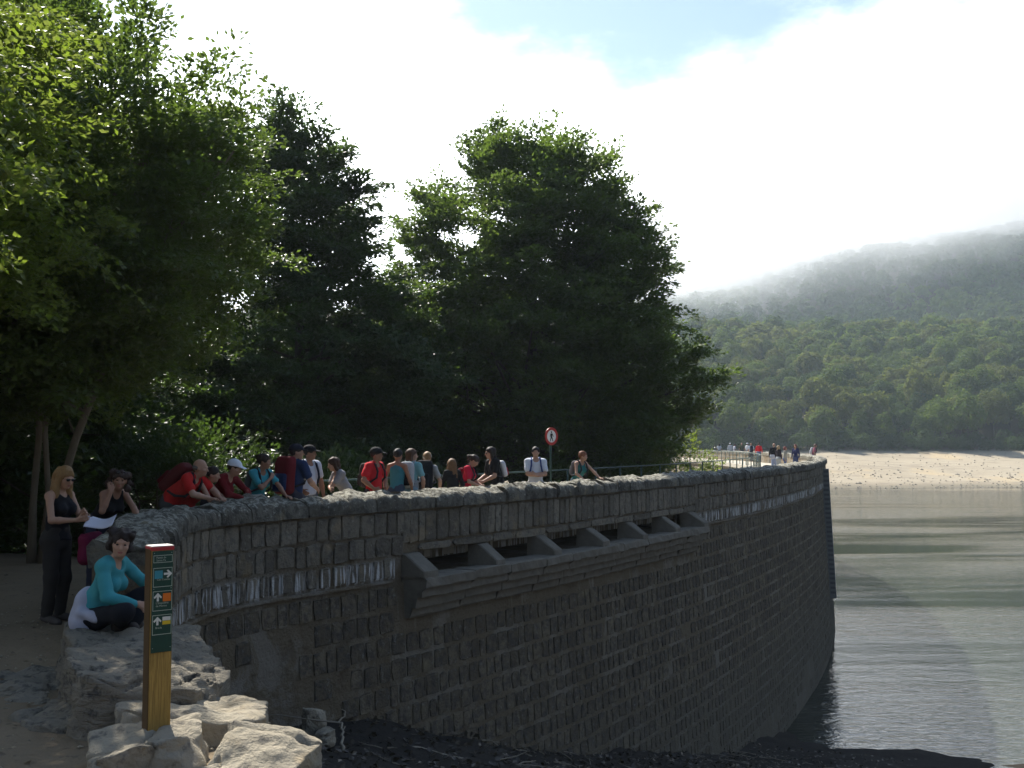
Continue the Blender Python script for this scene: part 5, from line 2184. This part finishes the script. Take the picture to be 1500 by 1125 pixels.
walker(314, .38, 70, 'person in a white baseball cap and dark red top leaning on the parapet', H=1.66, female=True, lean=38, pitch=4, yaw=15, hands={1: (.12, -.60, 1.0), -1: (.0, -.56, 1.0)}, hint=elb,
       hand_dirs={1: ((-.5, -.8, -.05), (0, 0, -1)), -1: ((.6, -.8, -.05), (0, 0, -1))},
       hair=('short', (.05, .03, .02)), shirt=('long', (.17, .012, .016)), pants=('long', (.05, .05, .06)), cap=(.72, .76, .84))
walker(377, .30, 52, 'person in a turquoise t-shirt, sunglasses pushed up, one arm propped on the parapet', H=1.64, female=True, lean=16, pitch=2, yaw=38, hands={1: (.20, -.53, 1.0), -1: (.09, -.25, 1.30)},
       hint={1: (.6, .6, .2), -1: (-.7, -.2, -.7)}, hand_dirs={1: ((.1, -.9, -.15), (0, 0, -1)), -1: ((.6, .2, .6), (0, .9, -.3))}, skin='skin_tan',
       hair=('bun', (.035, .022, .016)), shirt=('tee', (.06, .34, .40)), pants=('long', (.04, .05, .09)), glasses='raised', pack=PK('small grey backpack on the woman in the turquoise t-shirt', (.10, .11, .12), size=.8))
walker(431, .34, 150, 'person in a dark cap seen from behind, carrying a red and navy rucksack', H=1.76, lean=4, yaw=-48, hands={1: (.24, -.30, 1.02), -1: (-.24, -.28, 1.02)},
       hair=('short', (.02, .015, .012)), shirt=('tee', (.03, .05, .12)), pants=('long', (.05, .05, .07)), cap=(.02, .022, .035),
       pack=PK('large dark red rucksack with navy pocket on the man in the dark cap', (.15, .012, .018), pocket=(.02, .03, .09), size=1.3))
walker(452, .70, 45, 'person in a white t-shirt and dark cap standing behind the red rucksack', H=1.74, lean=3, yaw=40, skin='skin_tan', hands={1: (.28, -.08, .86), -1: (-.24, -.2, 1.0)},
       hair=('short', (.02, .015, .012)), shirt=('tee', (.60, .64, .72)), pants=('long', (.10, .12, .16)), cap=(.015, .015, .02), pack=PK('navy backpack with dark straps on the man in the white t-shirt and cap', (.02, .03, .07), size=.95, strap=(.015, .02, .04)))
walker(511, .32, -58, 'brown haired person bent over the parapet, hand at mouth, facing left', H=1.60, female=True, lean=26, yaw=-8, pitch=8, hands={1: (.03, -.26, 1.34), -1: (.14, -.40, 1.08)},
       hint={1: (.4, -.4, -.8), -1: (-.6, -.1, -.6)}, hand_dirs={1: ((.0, .2, .9), (-.1, .9, 0)), -1: ((.9, -.2, .1), (0, .9, -.2))}, hair=('bob', (.06, .03, .018)), shirt=('tee', (.30, .29, .30)), pants=('long', (.03, .04, .05)))
walker(549, .34, 62, 'person in a bright red t-shirt and black cap with hands on hips', H=1.70, lean=3, yaw=22, skin='skin_tan', hands={1: (.17, -.12, 1.0), -1: (-.16, -.12, 1.0)}, hint={1: (.9, .35, -.1), -1: (-.9, .35, -.1)},
       hand_dirs={1: ((-.5, -.75, -.3), (-.7, .5, 0)), -1: ((.5, -.75, -.3), (.7, .5, 0))}, hair=('short', (.02, .014, .012)), shirt=('tee', (.60, .022, .03)), pants=('long', (.06, .06, .07)), cap=(.015, .016, .018),
       pack=PK('dark backpack on the man in the red t-shirt and black cap', (.05, .035, .035), size=.95))
walker(583, .36, 160, 'person with black tied hair in a turquoise vest, seen from behind', H=1.68, female=True, skin='skin_tan', lean=2, yaw=10, hands={1: (.23, -.14, .92), -1: (-.22, -.2, .95)},
       hair=('bun', (.012, .011, .012)), shirt=('tank', (.05, .22, .27)), pants=('long', (.06, .08, .11)))
walker(602, .34, 166, 'person with bobbed hair and hand raised to mouth, wearing a pale grey pack', H=1.68, female=True, lean=4, yaw=-68, pitch=2, hands={1: (.05, -.26, 1.42), -1: (-.22, -.12, .92)}, hint={1: (.5, -.4, -.7), -1: (-.6, .5, -.4)},
       hand_dirs={1: ((-.3, .35, .8), (-.2, .9, 0)), -1: ((0, -.3, -1), (.8, 0, 0))},
       hair=('bob', (.07, .035, .02)), shirt=('tee', (.20, .42, .45)), pants=('long', (.26, .36, .40)), pack=PK('pale grey backpack with a black lower pocket on the woman with bobbed hair', (.42, .44, .46), pocket=(.012, .012, .014), size=1.05, belt=True, strap=(.33, .34, .35)))
walker(625, .40, 172, 'person with a pale headscarf and grey t-shirt under a big black rucksack', H=1.62, female=True, lean=8, yaw=20, pitch=6, hands={1: (.24, -.16, .92), -1: (-.24, -.2, .95)},
       hair=('bun', (.30, .20, .11)), extra='scarf', shirt=('tee', (.33, .33, .32)), pants=('long', (.05, .05, .05)), pack=PK('big black rucksack on the person with the pale headscarf', (.012, .013, .016), size=1.3))
walker(665, .32, -150, 'person with shoulder length light brown hair and a black top, seen from behind', H=1.48, female=True, lean=5, yaw=-15, hands={1: (.17, -.30, 1.0), -1: (-.20, -.22, .98)},
       hair=('long', (.16, .09, .045)), shirt=('long', (.014, .014, .016)), pants=('long', (.02, .02, .022)))
walker(683, .42, 75, 'person in a bright red top with a dark ponytail, head bowed', H=1.58, female=True, lean=12, pitch=34, yaw=10, hands={1: (.10, -.34, 1.02), -1: (-.08, -.34, 1.02)},
       hair=('ponytail', (.04, .024, .018)), shirt=('tee', (.60, .015, .05)), pants=('long', (.04, .04, .06)), pack=PK('slim dark red backpack on the person with the ponytail', (.20, .015, .03), size=.7))
walker(729, .32, -62, 'person in a black t-shirt and sunglasses, both arms on the parapet, facing left', H=1.72, lean=14, yaw=-12, hands={1: (.12, -.38, 1.0), -1: (-.17, -.36, 1.0)}, hint={1: (.3, .8, .2), -1: (-.3, .8, .2)},
       hair=('bob', (.025, .018, .014)), shirt=('tee', (.014, .014, .016)), pants=('long', (.05, .05, .06)), glasses='worn', pack=PK('small white and red backpack on the man in the black t-shirt', (.66, .65, .66), pocket=(.40, .03, .04), size=.75))
walker(785, .24, 4, 'person in a white t-shirt with crossed arms, facing the viewer', H=1.70, lean=0, yaw=-4, hands={1: (-.02, -.19, 1.13), -1: (.03, -.215, 1.09)}, hint={1: (.8, .2, -.6), -1: (-.8, .2, -.6)},
       hand_dirs={1: ((-.9, .1, .1), (0, .9, 0)), -1: ((.9, .1, .1), (0, .9, 0))}, hair=('short', (.022, .016, .013)), shirt=('tee', (.66, .69, .74)), pants=('short', (.45, .45, .42)),
       pack=PK('small dark blue backpack on the man with crossed arms', (.03, .05, .14), size=.8, strap=(.04, .07, .20)))
walker(846, .40, 38, 'person with reddish hair in a teal vest, both arms straight on the parapet', H=1.62, female=True, lean=18, pitch=2, yaw=42, hands={1: (.28, -.55, 1.0), -1: (-.20, -.45, 1.0)}, hint={1: (.3, .8, .4), -1: (-.3, .8, .4)},
       hand_dirs={1: ((.2, -.9, -.2), (0, 0, -1)), -1: ((-.1, -.9, -.2), (0, 0, -1))}, hair=('short', (.22, .085, .04)), shirt=('tank', (.03, .17, .17)), pants=('long', (.05, .09, .12)),
       pack=PK('grey backpack on the woman in the teal vest', (.13, .12, .13), size=.85))


# ---- small figures on the far half of the walkway
def far(x_px, depth, facing, label, **kw):
    x = (x_px - 750) / 1500 * depth
    return person((x, depth, 0.0), facing, label, vox=.026, group='people on the far walkway', detail=False, shoes=False, **kw)


blk = (.015, .015, .02)
DH = ('short', (.04, .028, .02))
far(1053, 118, 150, 'tiny person in a white top and dark trousers alone on the far walkway, leftmost there', H=1.68, hair=('long', (.02, .016, .014)), shirt=('tee', (.66, .66, .68)), pants=('long', (.03, .035, .06)))
far(1069, 113, 170, 'tiny person all in white with a white cap on the far walkway', H=1.75, hair=DH, shirt=('long', (.66, .66, .66)), pants=('long', (.5, .5, .48)), cap=(.6, .6, .6))
far(1075.5, 112, 100, 'tiny person in a pale top beside the figure all in white', H=1.65, hair=DH, shirt=('tee', (.5, .5, .54)), pants=('long', (.28, .28, .30)))
far(1086, 108, 175, 'tiny person in an olive top and dark trousers on the far walkway', H=1.78, hair=('bald', (.2, .15, .1)), shirt=('tee', (.13, .13, .08)), pants=('long', (.04, .045, .06)))
far(1094, 104, 120, 'tiny person in a white cap and white top next to the olive top', H=1.76, hair=DH, shirt=('tee', (.6, .6, .62)), pants=('long', (.06, .05, .06)), cap=(.7, .7, .7))
far(1099.5, 97, 178, 'tiny person with a dark pack over a pale top by the railing', H=1.75, hair=('short', (.25, .16, .09)), shirt=('tee', (.5, .55, .65)), pants=('long', (.05, .05, .06)),
    pack=PK('tiny dark pack on the person beside the railing posts', (.02, .022, .04), size=1.1))
far(1111, 92, 165, 'small person in a bright red top and blue jeans on the far walkway', H=1.76, hair=DH, shirt=('long', (.60, .02, .03)), pants=('long', (.12, .16, .26)))
far(1133, 63, 160, 'small person in a black jacket and jeans with a pale shoulder bag', H=1.76, hair=('bald', (.3, .2, .13)), shirt=('long', blk), pants=('long', (.26, .32, .48)))
far(1139.5, 61, 120, 'small fair haired person in a dark jacket and pale trousers', H=1.62, female=True, hair=('bob', (.4, .28, .16)), shirt=('long', (.03, .022, .03)), pants=('long', (.36, .38, .40)))
far(1149, 61, 70, 'small person in a grey beige jacket and jeans with red hair', H=1.56, female=True, hair=('bob', (.2, .06, .05)), shirt=('long', (.34, .33, .29)), pants=('long', (.12, .15, .28)))
far(1164.5, 64, -40, 'small person in an open navy jacket over a long white top', H=1.70, female=True, hair=('bob', (.14, .05, .04)), shirt=('long', (.03, .035, .10)), pants=('long', (.05, .07, .16)))
far(1191, 70, 70, 'small person in a pink top leaning at the parapet bend, with a white pack', H=1.72, lean=10, hair=('short', (.16, .11, .08)), shirt=('tee', (.46, .16, .20)), pants=('long', (.14, .14, .22)),
    pack=PK('small white pack on the person in the pink top', (.62, .62, .64), size=1.0))
bq = empty('bag', ((1130.5 - 750) / 1500 * 62.6, 62.6, .95), R(20))
tag(bq, 'pale shoulder bag hanging at the side of the small person in the black jacket', 'bag')
t_ = Solid(.03)
t_.rbox((0, 0, 0), (.17, .07, .13), .06, None, .03)
V, F = t_.mesh()
link('bag_body', mesh_np('bag_body', V, F, True), bq, [cloth((.45, .46, .52))])
link('strap', mesh_np('strap', *tube([(-.12, 0, .10), (-.02, .0, .40), (.02, .02, .46), (.08, .02, .35), (.13, 0, .10)], [.015] * 5, 5), True), bq, [cloth(blk)])

# ------------------------------------------------------------------ haze
t = bpy.data.materials.new('haze')
t.use_nodes = True
t.node_tree.nodes.clear()
ho = t.node_tree.nodes.new('ShaderNodeOutputMaterial')
hv = t.node_tree.nodes.new('ShaderNodeVolumePrincipled')
hv.inputs['Color'].default_value = (.74, .88, 1.0, 1)
hv.inputs['Density'].default_value = .00022
hv.inputs['Anisotropy'].default_value = .35
t.node_tree.links.new(hv.outputs[0], ho.inputs['Volume'])
V, F = box((50, 550, 165), (1650, 2150, 205))
hz = link('haze', mesh_np('haze', V, F), None, [t])
tag(hz, kind='stuff')

# ------------------------------------------------------------------ mist lying on the mountain
t = bpy.data.materials.new('mist')
t.use_nodes = True
nt = t.node_tree
nt.nodes.clear()
mo = nt.nodes.new('ShaderNodeOutputMaterial')
mv = nt.nodes.new('ShaderNodeVolumePrincipled')
mv.inputs['Color'].default_value = (.97, .985, 1.0, 1)
mv.inputs['Anisotropy'].default_value = .5
geo = nt.nodes.new('ShaderNodeNewGeometry')
sx = nt.nodes.new('ShaderNodeSeparateXYZ')
nt.links.new(geo.outputs['Position'], sx.inputs[0])
nn = nt.nodes.new('ShaderNodeTexNoise')
nn.inputs['Scale'].default_value = .0095
nn.inputs['Detail'].default_value = 5
nn.inputs['Roughness'].default_value = .6
nt.links.new(geo.outputs['Position'], nn.inputs['Vector'])


def nmath(op, a, b):
    n = nt.nodes.new('ShaderNodeMath')
    n.operation = op
    for i, v in enumerate((a, b)):
        if isinstance(v, (int, float)):
            n.inputs[i].default_value = v
        else:
            nt.links.new(v, n.inputs[i])
    return n.outputs[0]


base_z = nmath('ADD', nmath('MULTIPLY', sx.outputs[0], .285), 86.0)
hh_ = nmath('ADD', nmath('SUBTRACT', sx.outputs[2], base_z), nmath('MULTIPLY', nmath('SUBTRACT', nn.outputs[0], .5), 130.0))


def ramp(x, a, b, c=0.0, d=1.0):
    m = nt.nodes.new('ShaderNodeMapRange')
    m.interpolation_type = 'SMOOTHSTEP'
    nt.links.new(x, m.inputs[0])
    for i, v in enumerate((a, b, c, d)):
        m.inputs[i + 1].default_value = v
    return m.outputs[0]


dens = nmath('MULTIPLY', ramp(hh_, -75.0, 38.0, 0.0, .017), ramp(hh_, 40.0, 75.0, 1.0, 0.0))
dens = nmath('MULTIPLY', dens, nmath('MULTIPLY', ramp(sx.outputs[0], 30.0, 120.0), ramp(sx.outputs[1], 645.0, 720.0)))
nt.links.new(dens, mv.inputs['Density'])
nt.links.new(mv.outputs[0], mo.inputs['Volume'])
V, F = box((420, 900, 205), (420, 260, 135))
mist = link('mist', mesh_np('mist', V, F), None, [t])
tag(mist, kind='stuff')
